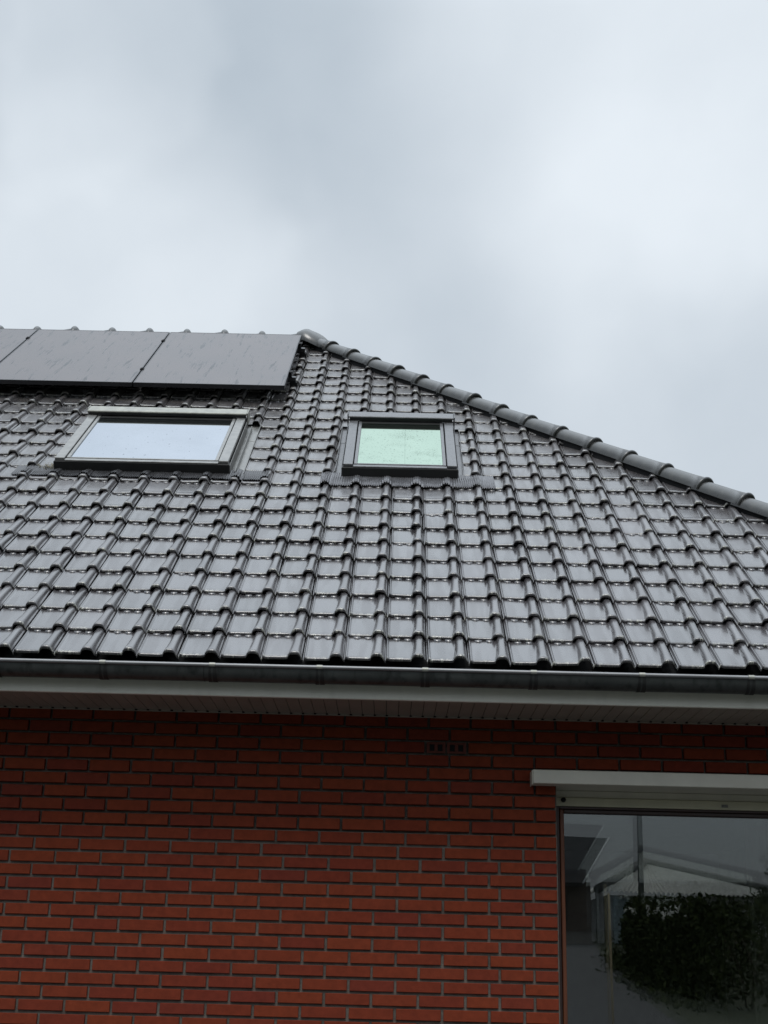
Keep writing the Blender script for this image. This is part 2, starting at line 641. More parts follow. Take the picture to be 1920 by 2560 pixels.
ysamp = [2500, 600, 150, 60, 30, 20, 12, 8, 4, 0, -4, -8, -12, -16, -20, -25, -30, -36, -42, -50, -60, -70, -100, -200, -600, -2500]
mb = MB()
mb.grid(sheet([-2500, -600, -150, -50, -20, -8, 0, 8, 20, 50, 150, 600, 2500], ysamp, 0.0)[::-1])
structure(mb.build("ground", "ground"))
mb = MB()
P = []
for y in [2.0, -2, -6, -12, -16, -20, -25, -30, -36, -42, -50, -62]:
    edge = float(np.interp(-y, [0, 10, 20, 32, 45, 62], [4.2, 5.0, 5.9, 7.1, 8.6, 10.0]))
    P.append([(-9.0 + t * (edge + 9.0), y, gz(y) + 0.02) for t in np.linspace(0, 1, 9)])
mb.grid(np.array(P))
structure(mb.build("road", "asphalt"))
mb = MB()
mb.box((-9, 2.3, -0.2), (6, 6.40, 0.045))
structure(mb.build("pavement", "paving"))

# ------------------------------------------------------------------ the house
house = thing("brick_house", ((XL + XR) / 2, YW + 4, 0),
              "red brick bungalow with dark glazed tile hip roof, roof windows and white eaves", "house")

# --- wall: real bricks in front of a mortar bed
levels = [1.4175 + 0.0603 * k for k in range(-24, 13)]
top0 = levels[-1]
levels += [top0 + 0.0627 * k for k in range(1, 11)]
WIN_X0, WIN_X1, WIN_Z0, WIN_Z1 = 0.794, 2.46, 0.12, 2.437
VENTS = [(0.164, 0.255), (0.263, 0.356)]
vent_row = min(range(len(levels)), key=lambda k: abs(levels[k] - 2.579))
mb = MB()


def brick(x0, x1, z0, z1):
    if x1 - x0 < 0.02:
        return
    j = lambda a: random.uniform(-a, a)
    g = 0.0062
    x0 += g + j(0.0012); x1 -= g + j(0.0012); z0 += g + j(0.0011); z1 -= g + j(0.0009)
    y = YW + j(0.0016)
    c = 0.0022
    tl = j(0.0010)
    v = [(x0, YW + 0.045, z0), (x1, YW + 0.045, z0), (x1, YW + 0.045, z1), (x0, YW + 0.045, z1),
         (x0, y + c, z0), (x1, y + c + tl, z0), (x1, y + c + tl, z1), (x0, y + c, z1),
         (x0 + c, y, z0 + c), (x1 - c, y + tl, z0 + c), (x1 - c, y + tl, z1 - c), (x0 + c, y, z1 - c)]
    F = [(8, 9, 10, 11)]
    for k in range(4):
        k2 = (k + 1) % 4
        F += [(k, k2, 4 + k2, 4 + k), (4 + k, 4 + k2, 8 + k2, 8 + k)]
    mb.add(v, F, 0)


for r in range(len(levels) - 1):
    z0, z1 = levels[r], levels[r + 1]
    zc = (z0 + z1) / 2
    joints = []
    if zc < top0 + 0.03:
        even = (round((zc - 1.7480) / 0.0603) % 2 == 0)
        seq = [0.794, 0.6298, 0.468] if even else [0.794, 0.6776, 0.5163, 0.3576]
        x = seq[-1]
        joints = list(seq)
        while x > XL:
            x -= 0.2173
            joints.append(x)
        joints = sorted(max(XL, q) for q in joints)
        right, x = [], WIN_X1
        x = WIN_X1 + (0.11 if even else 0.0)
        right = [WIN_X1] + ([x] if even else [])
        while x < XR:
            x += 0.2173
            right.append(min(x, XR))
        segs = list(zip(joints[:-1], joints[1:])) + list(zip(right[:-1], right[1:]))
        if zc < WIN_Z0 or zc > WIN_Z1:
            segs += [(0.794 + k * 0.2082, 0.794 + (k + 1) * 0.2082) for k in range(8)]
    else:
        ph = -0.8822 + (0.1034 if (r - vent_row) % 2 else 0.0) + 0.02
        k0 = int((XL - ph) / 0.2068) - 1
        joints = [ph + 0.2068 * k for k in range(k0, k0 + 70)]
        joints = [q for q in joints if XL < q < XR]
        if r == vent_row:
            joints = [q for q in joints if q < 0.10 or q > 0.42] + [0.158, 0.2588, 0.362]
        joints = sorted(joints + [XL, XR])
        segs = list(zip(joints[:-1], joints[1:]))
        if zc < WIN_Z1:
            segs2 = []
            for a, b in segs:
                if b <= WIN_X0 + 0.03 or a >= WIN_X1 - 0.03:
                    segs2.append((a, min(b, WIN_X0) if a < WIN_X0 else b))
                elif a < WIN_X0:
                    segs2.append((a, WIN_X0))
                elif b > WIN_X1:
                    segs2.append((WIN_X1, b))
            segs = segs2
    for a, b in segs:
        if r == vent_row and any(abs((a + b) / 2 - (p + q) / 2) < 0.04 for p, q in VENTS):
            continue
        brick(a, b, z0, z1)
ZT = 2.95
mY0, mY1 = YW + 0.0135, YW + 0.30
mb.box((XL, mY0, 0), (WIN_X0, mY1, top0 + 0.06), 1)
mb.box((WIN_X1, mY0, 0), (XR, mY1, top0 + 0.06), 1)
mb.box((WIN_X0, mY0, 0), (WIN_X1, mY1, WIN_Z0), 1)
mb.box((WIN_X0, mY0 + 0.011, 2.445), (WIN_X1, mY1, ZT), 1)
mb.box((XL, mY0 + 0.011, top0 + 0.06), (WIN_X0, mY1, ZT), 1)      # the top courses have raked, open joints
mb.box((WIN_X1, mY0 + 0.011, top0 + 0.06), (XR, mY1, ZT), 1)
mb.box((XR - 0.3, mY1 + .001, 0), (XR - 0.002, YW + 8.0, ZT), 2)
mb.box((XL + 0.002, mY1 + .001, 0), (XL + 0.3, YW + 8.0, ZT), 2)
mb.box((XL, YW + 8.001, 0), (XR, YW + 8.3, ZT), 2)
wall = mb.build("wall", ["brick", "mortar", "far_brick"], house)

# --- air bricks
for (a, b) in VENTS:
    mb = MB()
    z0, z1 = levels[vent_row] + 0.005, levels[vent_row + 1] - 0.005
    y0, y1 = YW + 0.004, YW + 0.0133
    w = b - a
    t = 0.012
    cells = [(a + t, a + w / 2 - t / 2), (a + w / 2 + t / 2, b - t)]
    mb.box((a, y0, z0), (b, y1, z0 + 0.009))
    mb.box((a, y0, z1 - 0.009), (b, y1, z1))
    for p, q in ((a, a + t), (cells[0][1], cells[1][0]), (b - t, b)):
        mb.box((p, y0 + 0.0003, z0 + 0.009), (q, y1, z1 - 0.009))
    for p, q in cells:
        mb.box((p + 0.003, y1 - 0.001, z0 + 0.011), (q - 0.003, y1 - 0.0002, z1 - 0.011), 1)
        mb.box((p, y1 - 0.0008, z0 + 0.009), (q, y1 - 0.0004, z1 - 0.009), 0)
    mb.build("air_vent", ["vent", "black"], house)

# ------------------------------------------------------------------ roof tiles
UA, UB = (-2.52, 4.02), (7.08, 11.43)        # cut-outs round the two roof windows (tile columns)
CUT_S = (10.60, 15.22)


def tile_profile(u, v):
    """height over the pan of one tile; u across 0..1, v down the exposed length"""
    vv = np.clip(v, 0, 1)
    flare = vv ** 2.2
    ul = 0.725 - 0.085 * flare
    ur = 0.950 + 0.012 * flare
    H = 0.0215 + 0.0070 * np.clip(vv, 0, 1) ** 1.4
    # drop of the bell end right at the lip
    H = H * (1 - 0.16 * np.clip((v - 0.93) / 0.07, 0, 1) ** 2)
    t = np.clip((u - ul) / (ur - ul), 0, 1)
    roll = H * np.power(np.clip(1 - np.abs(2 * t - 1) ** 3.7, 0, 1), 0.80)
    # raised lip on the left and the bottom of the pan
    lip = 0.0058 * np.exp(-((u - 0.062) / 0.022) ** 2)
    bl = 0.0012 * np.clip((v - 0.90) / 0.03, 0, 1)
    bl = (bl - 0.0035 * np.clip((v - 0.945) / 0.055, 0, 1) ** 2) * np.clip((ul - u) / 0.05, 0, 1)
    pan = lip + bl
    groove = -0.012 * np.clip(1 - np.minimum(np.abs(u - 0.012), np.abs(u - 1.0)) / 0.022, 0, 1) ** 0.7
    return pan + roll + groove


TILT = 0.016
LIFT = 0.007
UU_HI = np.array([0.0, 0.012, 0.03, 0.045, 0.06, 0.075, 0.09, 0.11, 0.14, 0.25, 0.40, 0.55, 0.61, 0.64, 0.66, 0.68, 0.70, 0.73, 0.76, 0.79, 0.815, 0.84, 0.865, 0.89, 0.91, 0.93, 0.945, 0.957, 0.967, 0.985])
VV_HI = np.array([-0.13, 0.0, 0.08, 0.2, 0.35, 0.5, 0.63, 0.74, 0.82, 0.87, 0.91, 0.94, 0.965, 0.985, 1.0])
UU_LO = np.array([0.0, 0.03, 0.075, 0.14, 0.5, 0.68, 0.76, 0.82, 0.88, 0.93, 0.96, 0.985])
VV_LO = np.array([-0.13, 0.1, 0.5, 0.8, 0.9, 1.0])


def tile_template(uu, vv):
    a, b = len(uu), len(vv)
    U, V = np.meshgrid(uu, vv, indexing="ij")
    n = LIFT - TILT + TILT * V + tile_profile(U, V)
    s = 1.0 - V
    # front lip: round down, then a little way back underneath
    last = n[:, -1]
    roll = np.clip((uu - 0.62) / 0.06, 0, 1) * np.clip((0.97 - uu) / 0.02, 0, 1)
    depth = 0.0125 + 0.0010 * roll
    cols_n = [n]
    cols_s = [s]
    cols_v = [V]
    for dn, ds in ((0.25, -0.010), (0.62, -0.013), (0.92, -0.008), (1.0, 0.0), (1.02, 0.14)):
        cols_n.append((last - depth * dn)[:, None])
        cols_s.append(np.full((a, 1), ds))
        cols_v.append(np.full((a, 1), 1.0 + dn))
    n = np.concatenate(cols_n, 1)
    s = np.concatenate(cols_s, 1)
    V = np.concatenate(cols_v, 1)
    b2 = n.shape[1]
    U2 = np.repeat(uu[:, None], b2, 1)
    idx = np.arange(a * b2).reshape(a, b2)
    F = np.stack([idx[:-1, :-1], idx[:-1, 1:], idx[1:, 1:], idx[1:, :-1]], -1).reshape(-1, 4)
    lip = np.clip((V - 0.93) / 0.07, 0, 1) * (V < 2.03)
    verts = np.stack([U2, s, n], -1).reshape(-1, 3)
    lipv = lip.ravel()
    # the two half-oval pads that show under the lip of the tile above
    if len(uu) > 15:
        vs, fs, k0 = [verts], [F], len(verts)
        for cu in (0.285, 0.565):
            th = np.linspace(math.pi, 2 * math.pi, 11)
            cx = cu + 0.098 * np.cos(th)
            cs = 1.0 + 0.095 * np.sin(th) - 0.01
            hb = LIFT - TILT + TILT * (1 - cs)
            ring_t = np.stack([cx, cs, hb + 0.0042], -1)
            ring_b = np.stack([cu + 0.104 * np.cos(th), 1.0 + 0.102 * np.sin(th) - 0.01, hb - 0.002], -1)
            back_t = np.stack([cx, np.full(11, 1.06), np.full(11, LIFT - TILT + 0.0036)], -1)
            vs += [ring_t, ring_b, back_t]
            q = []
            for i in range(10):
                q.append((k0 + i, k0 + 11 + i, k0 + 12 + i, k0 + i + 1))
                q.append((k0 + 22 + i, k0 + i, k0 + i + 1, k0 + 23 + i))
            fs.append(np.array(q))
            k0 += 33
        verts = np.concatenate(vs)
        F = np.concatenate(fs)
        lipv = np.concatenate([lipv, np.zeros(len(verts) - len(lipv))])
    return verts, F, lipv


T_HI = tile_template(UU_HI, VV_HI)
T_LO = tile_template(UU_LO, VV_LO)

VERT, FACE, LIP, UVS, RND = [], [], [], [], []
nv = 0
VS_HI = tile_template(UU_HI, VV_HI)


def lay(i, j, tmpl, to_world, keep):
    """lay tile column i, row j of a slope; keep(u_col, s_row) masks face centres"""
    global nv
    verts, F, lip = tmpl
    tu, ts = random.gauss(0, 0.0016), random.gauss(0, 0.0022)
    tn = random.gauss(0, 0.0014)
    skew = random.gauss(0, 0.004)
    tip = random.gauss(0, 0.0036)
    rock = random.gauss(0, 0.0022)
    u = (i - 1 + verts[:, 0]) * W + tu + skew * (verts[:, 1] - 0.5) * E
    s = (j + verts[:, 1]) * E + ts + skew * (verts[:, 0] - 0.5) * W
    n = verts[:, 2] + tn + tip * (verts[:, 0] - 0.5) + rock * (verts[:, 1] - 0.5)
    cu = (u[F].mean(1)) / W
    cs = (s[F].mean(1)) / E
    k = keep(cu, cs, j)
    if not k.any():
        return
    Fk = F[k]
    used = np.unique(Fk)
    remap = np.full(len(verts), -1)
    remap[used] = np.arange(len(used))
    VERT.append(to_world(u, s, n)[used])
    UVS.append(np.stack([u, s], -1)[used])
    LIP.append(lip[used])
    FACE.append(remap[Fk] + nv)
    RND.append(np.full(len(Fk), np.clip(random.gauss(0.45, 0.22), 0, 1)))
    nv += len(used)


APRON = ((-3.55, 4.86, 10.30), (6.68, 12.33, 10.04))


def keep_front(cu, cs, j=0):
    k = (cu < HIP_I0 - HIP_K * cs) & (cu > LHIP_I0 + HIP_K * cs) & (cs < JR - 0.05)
    for (a, b) in (UA, UB):
        k &= ~((cu > a) & (cu < b) & (cs > CUT_S[0]) & (cs < CUT_S[1]) & (j > 9))
    if j == 10:
        for (a, b, c) in APRON:
            k &= ~((cu > a) & (cu < b) & (cs > c))
    return k


for j in range(0, 26):
    i1 = int(HIP_I0 - HIP_K * j) + 2
    i0 = int(LHIP_I0 + HIP_K * j)
    for i in range(i0, i1):
        lay(i, j, T_HI if i > -15 else T_LO, rl, keep_front)

# right-hand slope (turned round the corner), tiled more coarsely
HX = P0[0] + HIP_I0 * W          # eave corner
HDX = HIP_K * W / 1.0            # x step of the hip per row
TH2 = math.atan2(E * ST, HDX)
E2 = math.hypot(E * ST, HDX)
C2, S2 = math.cos(TH2), math.sin(TH2)
YB = 2 * (P0[1] + JR * E * CT) - P0[1]


def rl2(u, s, n):
    u, s, n = np.broadcast_arrays(u, s, n)
    s = s * E2 / E
    return np.stack([HX - s * C2 + n * S2, P0[1] + u, P0[2] + s * S2 + n * C2], -1)


HALF = (YB - P0[1]) / W


def keep_right(cu, cs, j=0):
    lim = cs * (E * CT / W)
    return (cu > lim + 0.3) & (cu < HALF - lim - 0.3)


for j in range(0, 26):
    for i in range(int(j * 0.95), int(HALF - j * 0.95) + 2):
        lay(i, j, T_LO, rl2, keep_right)

me = bpy.data.meshes.new("roof")
V = np.concatenate(VERT); F = np.concatenate(FACE)
nt_, nl = len(V), len(F) * 4
# deck under the tiles, left and rear slopes, hip and ridge boards
dv, df = [], []


def deck(poly):
    k = nt_ + len(dv)
    dv.extend(poly)
    df.append(list(range(k, k + len(poly))))


ap_r = (HIP_I0 - HIP_K * JR) * W
ap_l = (LHIP_I0 + HIP_K * JR) * W
dn = -0.062
a_, b_, c_, d_ = rl([LHIP_I0 * W, HIP_I0 * W, ap_r, ap_l], [0.02, 0.02, JR * E, JR * E], [dn] * 4)
deck([tuple(p) for p in (a_, b_, c_, d_)])
yb = YB
A2, B2 = (a_[0], yb, a_[2]), (b_[0], yb, b_[2])
deck([tuple(b_), B2, tuple(c_)])
deck([tuple(d_), A2, tuple(a_)])
deck([B2, A2, tuple(d_), tuple(c_)])
me.from_pydata(np.concatenate([V, np.array(dv)]).tolist(), [], F.tolist() + df)
me.materials.append(M["tile"]); me.materials.append(M["tile_plain"])
mi = np.zeros(len(me.polygons), np.int32); mi[len(F):] = 1
me.polygons.foreach_set("material_index", mi)
sm = np.ones(len(me.polygons), bool); sm[len(F):] = False
me.polygons.foreach_set("use_smooth", sm)
at = me.attributes.new("rnd", "FLOAT", "FACE")
at.data.foreach_set("value", np.concatenate([np.concatenate(RND), np.zeros(len(df))]).astype(np.float32))
at = me.attributes.new("lip", "FLOAT", "POINT")
at.data.foreach_set("value", np.concatenate([np.concatenate(LIP), np.zeros(len(dv))]).astype(np.float32))
uvl = me.uv_layers.new(name="UVMap")
li = np.zeros(len(me.loops), np.int32)
me.loops.foreach_get("vertex_index", li)
uvl.data.foreach_set("uv", np.concatenate([np.concatenate(UVS), np.zeros((len(dv), 2))]).astype(np.float32)[li].ravel())
me.update()
roof = link(bpy.data.objects.new("roof", me), house)
me.flip_normals()


# ------------------------------------------------------------------ ridge and hip caps
def cap_mesh(name, length, r0, r1, band_w, band_h, seg=20, half=1.72):
    ts = np.linspace(-half, half, seg + 1)
    prof = [(-0.05, r0), (0.0, r0), (length * 0.3, r0 + (r1 - r0) * 0.3), (length * 0.7, r0 + (r1 - r0) * 0.7)]
    a = length - band_w * 0.5
    for q in np.linspace(0, 1, 9):
        prof.append((a + band_w * q, r1 + band_h * math.sin(math.pi * (0.04 + 0.92 * q)) ** 0.6))
    prof.append((length + band_w * 0.5, r1 - 0.012))
    prof.append((length * 0.5, r0 - 0.012))
    prof.append((-0.05, r0 - 0.013))
    P = np.array([[(x, r * math.sin(t), r * math.cos(t) * 0.98) for x, r in prof] for t in ts])
    m = MB()
    m.grid(P)
    # close the two long edges
    k = len(prof)
    for row in (0, seg):
        b = row * k
        for q in range(k // 2 - 1):
            pass
    me = bpy.data.meshes.new(name)
    me.from_pydata(np.concatenate(m.v).tolist(), [], m.f)
    me.materials.append(M["cap"])
    me.polygons.foreach_set("use_smooth", np.ones(len(me.polygons), bool))
    me.update()
    return me


def frame_matrix(origin, xdir, up=Vector((0, 0, 1))):
    x = Vector(xdir).normalized()
    y = up.cross(x).normalized()
    z = x.cross(y)
    m = Matrix((x, y, z)).transposed().to_4x4()
    m.translation = Vector(origin)
    return m


apex = Vector(rl(ap_r, JR * E, 0.0).tolist())
corner = Vector(rl(HIP_I0 * W, 0.0, 0.0).tolist())
hipdir = (corner - apex).normalized()
hiplen = (corner - apex).length
dxhip = hipdir.x
step = 0.1935 / dxhip
hip_me = cap_mesh("hip_tile", step, 0.072, 0.077, 0.021, 0.0105)
x_band = 2.094
# first band x near apex
nb = int((x_band - apex.x) / 0.1935)
bands = [x_band + 0.1935 * k for k in range(-nb, 9)]
for bx in bands:
    if bx < apex.x + 0.10:
        continue
    end = apex + hipdir * ((bx - apex.x) / dxhip)
    start = end - hipdir * step + Vector((0, 0, 0.012))
    if end.x > corner.x + 0.06:
        break
    o = link(bpy.data.objects.new("hip_tile", hip_me), None)
    o.parent = roof
    up = Vector((0, 0, 1))
    jx = Vector((random.gauss(0, 0.003), random.gauss(0, 0.003), random.gauss(0, 0.002)))
    o.matrix_local = frame_matrix(start + jx, (end + Vector((0, 0, 0.021))) - start)
RSTEP = 0.333
ridge_me = cap_mesh("ridge_tile", RSTEP, 0.076, 0.082, 0.060, 0.032)
yr, zr = apex.y, apex.z
x = -0.905
k = 0
while x > P0[0] + ap_l + 0.2:
    o = link(bpy.data.objects.new("ridge_tile", ridge_me), None)
    o.parent = roof
    st_ = Vector((x - RSTEP + random.gauss(0, .002), yr + random.gauss(0, 0.003), zr + 0.014 + random.gauss(0, 0.002)))
    o.matrix_local = frame_matrix(st_, Vector((1, 0, 0.02)))
    x -= RSTEP
    k += 1
# domed three-way cap at the apex
mb = MB()
P = []
for ph in np.linspace(0, 1.72, 13):
    row = []
    for t in np.linspace(0, 2 * math.pi, 33):
        rr = math.sin(ph)
        ex = 0.158 + 0.060 * max(0, math.cos(t + 0.7)) ** 2
        row.append((apex.x - 0.035 + ex * rr * math.cos(t), yr + 0.150 * rr * math.sin(t),
                    zr + 0.020 + 0.136 * math.cos(ph) - 0.085 * rr * max(0, math.cos(t + 0.7)) ** 2))
    P.append(row)
mb.grid(np.array(P)[:, ::-1])
mb.build("apex_cap", "cap", roof)
# left hip line (outside the picture)
lcorner = Vector(rl(LHIP_I0 * W, 0, 0).tolist()); lapex = Vector(rl(ap_l, JR * E, 0).tolist())
for (a, b) in ((lapex, lcorner), (apex, Vector((corner.x, YB, corner.z))), (lapex, Vector((lcorner.x, YB, lcorner.z)))):
    mb = MB()
    mb.tube([a + Vector((0, 0, -0.01)), b + Vector((0, 0, -0.01))], 0.085, 14)
    mb.build("hip_roll", "cap", roof)
# dark boards inside hip and ridge
mb = MB()
for (a, b) in ((apex, corner), (apex, lapex)):
    m4 = frame_matrix(a, b - a)
    Ln = (b - a).length
    T = lambda v, m4=m4: np.array([(m4 @ Vector(p))[:] for p in v])
    mb.box((0, -0.052, -0.12), (Ln, 0.052, 0.045), 0, T)
mb.build("ridge_board", "black", roof)

# ------------------------------------------------------------------ eaves: fascia, soffit, gutter
XE0, XE1 = P0[0] + LHIP_I0 * W + 0.02, HX - 0.02
mb = MB()
mb.bbox((XE0, YF, ZS), (XE1, YF + 0.022, 2.895), 0.003)
mb.box((XE1 - 0.024, YF + 0.023, ZS), (XE1 - 0.002, YB - 0.05, 2.895))
mb.box((XE0, YB - 0.049, ZS), (XE1, YB - 0.028, 2.895))
mb.box((XE0, YF + 0.023, ZS), (XE0 + 0.022, YB - 0.05, 2.895))
mb.build("fascia", "white", house)
mb = MB()
BW = 0.0587
x = -0.9748 - BW * 140
zt = ZS + 0.012
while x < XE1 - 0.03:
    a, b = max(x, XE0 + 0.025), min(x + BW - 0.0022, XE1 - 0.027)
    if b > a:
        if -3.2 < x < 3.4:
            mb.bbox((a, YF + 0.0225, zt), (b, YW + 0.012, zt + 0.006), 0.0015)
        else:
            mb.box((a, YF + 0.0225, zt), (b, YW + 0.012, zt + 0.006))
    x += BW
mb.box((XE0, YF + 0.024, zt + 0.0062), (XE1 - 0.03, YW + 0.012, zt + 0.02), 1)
# wall trim with its dark fixing slots
mb.box((XE0 + 0.03, YW - 0.019, zt - 0.006), (XE1 - 0.03, YW - 0.001, zt - 0.001))
x = -0.9748 - BW * 40
while x < XE1 - 0.05:
    mb.box((x - 0.005, YW - 0.031, zt - 0.0052), (x + 0.006, YW - 0.0195, zt - 0.0005), 1)
    x += BW
# side and rear soffit, plain
mb.box((XR + 0.001, YW + 0.013, zt), (XE1 - 0.03, YB - 0.05, zt + 0.006))
mb.box((XE0 + 0.03, YW + 0.013, zt), (XL - 0.001, YB - 0.05, zt + 0.006))
mb.build("soffit", ["soffit", "black"], house)

GY, GZ, GR = YF - 0.070, 2.8595, 0.060
mb = MB()
xs = [XE0 - 0.03, XE1 + 0.03]
ang = np.linspace(math.pi, 2 * math.pi, 22)
outer = [(GY + GR * math.cos(t), GZ + GR * math.sin(t)) for t in ang]
inner = [(GY + (GR - 0.003) * math.cos(t), GZ + (GR - 0.003) * math.sin(t)) for t in ang[::-1]]
ring = outer + inner + [outer[0]]
nx = 40
mb.grid(np.array([[(x, y, z) for (y, z) in ring] for x in np.linspace(xs[0], xs[1], nx)]))
for x in xs:
    mb.add([(x, y, z) for y, z in outer], [tuple(range(len(outer)))])
gutter = mb.build("gutter", "zinc", house)
mb = MB()
mb.tube([(x, GY - GR - 0.004, GZ + 0.0025) for x in np.linspace(xs[0], xs[1], 30)], 0.0088, 12)
mb.build("gutter_bead", "bead", gutter)


def bracket_mesh():
    m = MB()
    w = 0.0135
    # clip over the bead
    pts = [(GY - GR - 0.004 + 0.0112 * math.cos(t), GZ + 0.0025 + 0.0112 * math.sin(t)) for t in np.linspace(math.radians(-60), math.radians(230), 12)]
    m.grid(np.array([[(sx, y, z) for y, z in pts] for sx in (-w, w)]), 0)
    # strap under the gutter, in two thin legs, with grime beside it
    for sx, mi, ww in ((-0.0110, 1, 0.0048), (0.0120, 1, 0.0062), (0.0, 2, 0.0085)):
        r = GR + (0.0022 if mi == 2 else 0.0030)
        pts = [(GY + r * math.cos(t), GZ + r * math.sin(t)) for t in np.linspace(math.pi * 1.02, math.pi * 1.62, 14)]
        m.grid(np.array([[(sx + q * ww * (1 + 0.9 * k / 13), y, z) for k, (y, z) in enumerate(pts)] for q in (-1, 1)]), mi)
    return m


br = bracket_mesh().build("gutter_bracket", ["alu_light", "stain", "zinc"], gutter)
xb = [-1.321, -0.8246, -0.340, 0.1364, 0.6245, 1.1117, 1.6014]
xb = [xb[0] - 0.488 * k for k in range(16, 0, -1)] + xb + [1.6014 + 0.488 * k for k in range(1, 5)]
for k, x in enumerate(xb):
    o = br if k == 0 else br.copy()
    if k:
        COL.objects.link(o)
    o.parent = gutter
    o.location = (x, 0, 0)
# lap seam of the gutter
mb = MB()
pts = [(GY + (GR + 0.0012) * math.cos(t), GZ + (GR + 0.0012) * math.sin(t)) for t in np.linspace(math.pi * 1.02, math.pi * 1.9, 18)]
mb.grid(np.array([[(x, y, z) for y, z in pts] for x in (-0.8655, -0.861)]), 0)
mb.build("gutter_seam", "stain", gutter)
# wall plate / dark void between tiles and gutter
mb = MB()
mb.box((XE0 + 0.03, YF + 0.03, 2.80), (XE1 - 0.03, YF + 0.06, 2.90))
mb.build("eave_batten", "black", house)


# ------------------------------------------------------------------ roof windows
RT = lambda v: rl(np.asarray(v)[:, 0], np.asarray(v)[:, 1], np.asarray(v)[:, 2])


def tile_height(u_col, s_row):
    j = np.floor(s_row)
    v = 1 - (s_row - j)
    return LIFT - TILT + TILT * v + tile_profile(np.mod(u_col, 1.0), v)


def roof_window(c0, c1, flash_l, flash_r, ap, alu, glass, label, over_lip):
    u0, u1 = c0 * W, c1 * W
    s0, s1 = 10.68 * E, 15.08 * E
    cw = 0.060
    m = MB()
    # lower casing: front face, sides, back
    m.bbox((u0 - 0.008, s0 - 0.002, -0.03), (u1 + 0.008, s0 + 0.045, 0.066), 0.003, 0, RT)
    m.box((u0, s0 + 0.046, -0.03), (u0 + 0.045, s1, 0.060), 0, RT)
    m.box((u1 - 0.045, s0 + 0.046, -0.03), (u1, s1, 0.060), 0, RT)
    m.box((u0, s1 + 0.0005, -0.03), (u1, s1 + 0.03, 0.060), 0, RT)
    fr = m.build("roof_window", "frame_dark", house)
    fr["label"] = label
    # claddings on the sides and the bottom, with the short upper piece
    smid = s0 + (s1 - s0) * 0.62
    for a, b in ((u0 - 0.002, u0 + cw), (u1 - cw, u1 + 0.002)):
        m = MB()
        m.bbox((a, s0 + 0.012, 0.0605), (b, smid, 0.086), 0.003, 0, RT)
        m.bbox((a + 0.001, smid + 0.0008, 0.0605), (b - 0.001, s1 - 0.02, 0.0845), 0.003, 0, RT)
        m.build("cladding", alu, fr)
    m = MB()
    m.bbox((u0 + cw + 0.001, s0 + 0.0, 0.0665), (u1 - cw - 0.001, s0 + 0.033, 0.075), 0.003, 0, RT)
    m.build("cladding", alu, fr)
    # sash profile round the pane
    m = MB()
    g0, g1, q0, q1 = u0 + cw + 0.006, u1 - cw - 0.006, s0 + 0.040, s1 - 0.03
    t = 0.022
    m.bbox((g0, q0, 0.06), (g0 + t, q1, 0.079), 0.002, 0, RT)
    m.bbox((g1 - t, q0, 0.06), (g1, q1, 0.079), 0.002, 0, RT)
    m.bbox((g0 + t + 0.0005, q0, 0.06), (g1 - t - 0.0005, q0 + 0.014, 0.078), 0.002, 0, RT)
    m.box((g0 + t + 0.0005, q1 - 0.085, 0.0722), (g1 - t - 0.0005, q1 - 0.001, 0.0790), 1, RT)   # added dark strip, stands in for the hood's reflection in the glass
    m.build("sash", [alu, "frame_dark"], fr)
    m = MB()
    m.box((g0 + t - 0.004, q0 + 0.012, 0.052), (g1 - t + 0.004, q1, 0.0715), 0, RT)
    bu, bs = g0, q0
    m.build("pane", glass, fr, uv=lambda V: np.stack([V[:, 0] - (P0[0] + bu), (V[:, 2] - P0[2]) / ST - bs], -1))
    # hood over the top
    m = MB()
    for (sa, sb, na, nb_, mi_) in ((s1 - 0.078, s1 + 0.035, 0.104, 0.118, 0),):
        m.bbox((u0 - 0.010, sa, na), (u1 + 0.010, sb, nb_), 0.004, 0, RT)
    m.box((u0 + 0.0, s1 - 0.075, 0.0865), (u1 - 0.0, s1 + 0.04, 0.1038), 1, RT)
    m.bbox((u0 - 0.018, s1 - 0.03, 0.03), (u0 - 0.0105, s1 + 0.05, 0.118), 0.002, 0, RT)
    m.bbox((u1 + 0.0105, s1 - 0.07, 0.03), (u1 + 0.018, s1 + 0.05, 0.118), 0.002, 0, RT)
    m.build("hood", ["alu_light" if alu == "alu" else alu, "frame_dark"], fr)
    # side flashings: L-section troughs
    m = MB()
    for a, b, side in ((flash_l * W, u0 - 0.009, 0), (u1 + 0.009, flash_r * W, 1)):
        if b - a < 0.02:
            continue
        m.box((a, s0 + 0.01, -0.022), (b, smid + 0.1, -0.016), 0, RT)
        m.box((a, smid + 0.101, -0.021), (b, s1 + 0.06, -0.0145), 0, RT)
        x0 = (a if side == 0 else b - 0.004)
        m.bbox((x0, s0 + 0.01, -0.0158), (x0 + 0.004, s1 + 0.06, 0.006), 0.001, 0, RT)
        xi = (b - 0.0035 if side == 0 else a)
        m.bbox((xi, s0 + 0.01, -0.0155), (xi + 0.0035, s1 - 0.05, 0.058), 0.001, 0, RT)
        if side == 1 and b - a > 0.08:
            m.bbox((a + 0.030, s0 + 0.01, -0.0155), (a + 0.036, s1 - 0.05, 0.020), 0.002, 0, RT)
    m.box((u0 - 0.05, s1 + 0.031, -0.022), (u1 + 0.05, s1 + 0.10, -0.012), 0, RT)
    m.build("side_flashing", alu, fr)
    # pleated apron pressed over the tiles below
    a0, a1, r0, r1 = ap
    dr_ = 0.35 if over_lip else 0.72
    per = 0.0133
    uu = np.arange(a0 * W, a1 * W, per / 8)
    rr = np.linspace(r0, r1, 15)
    P = []
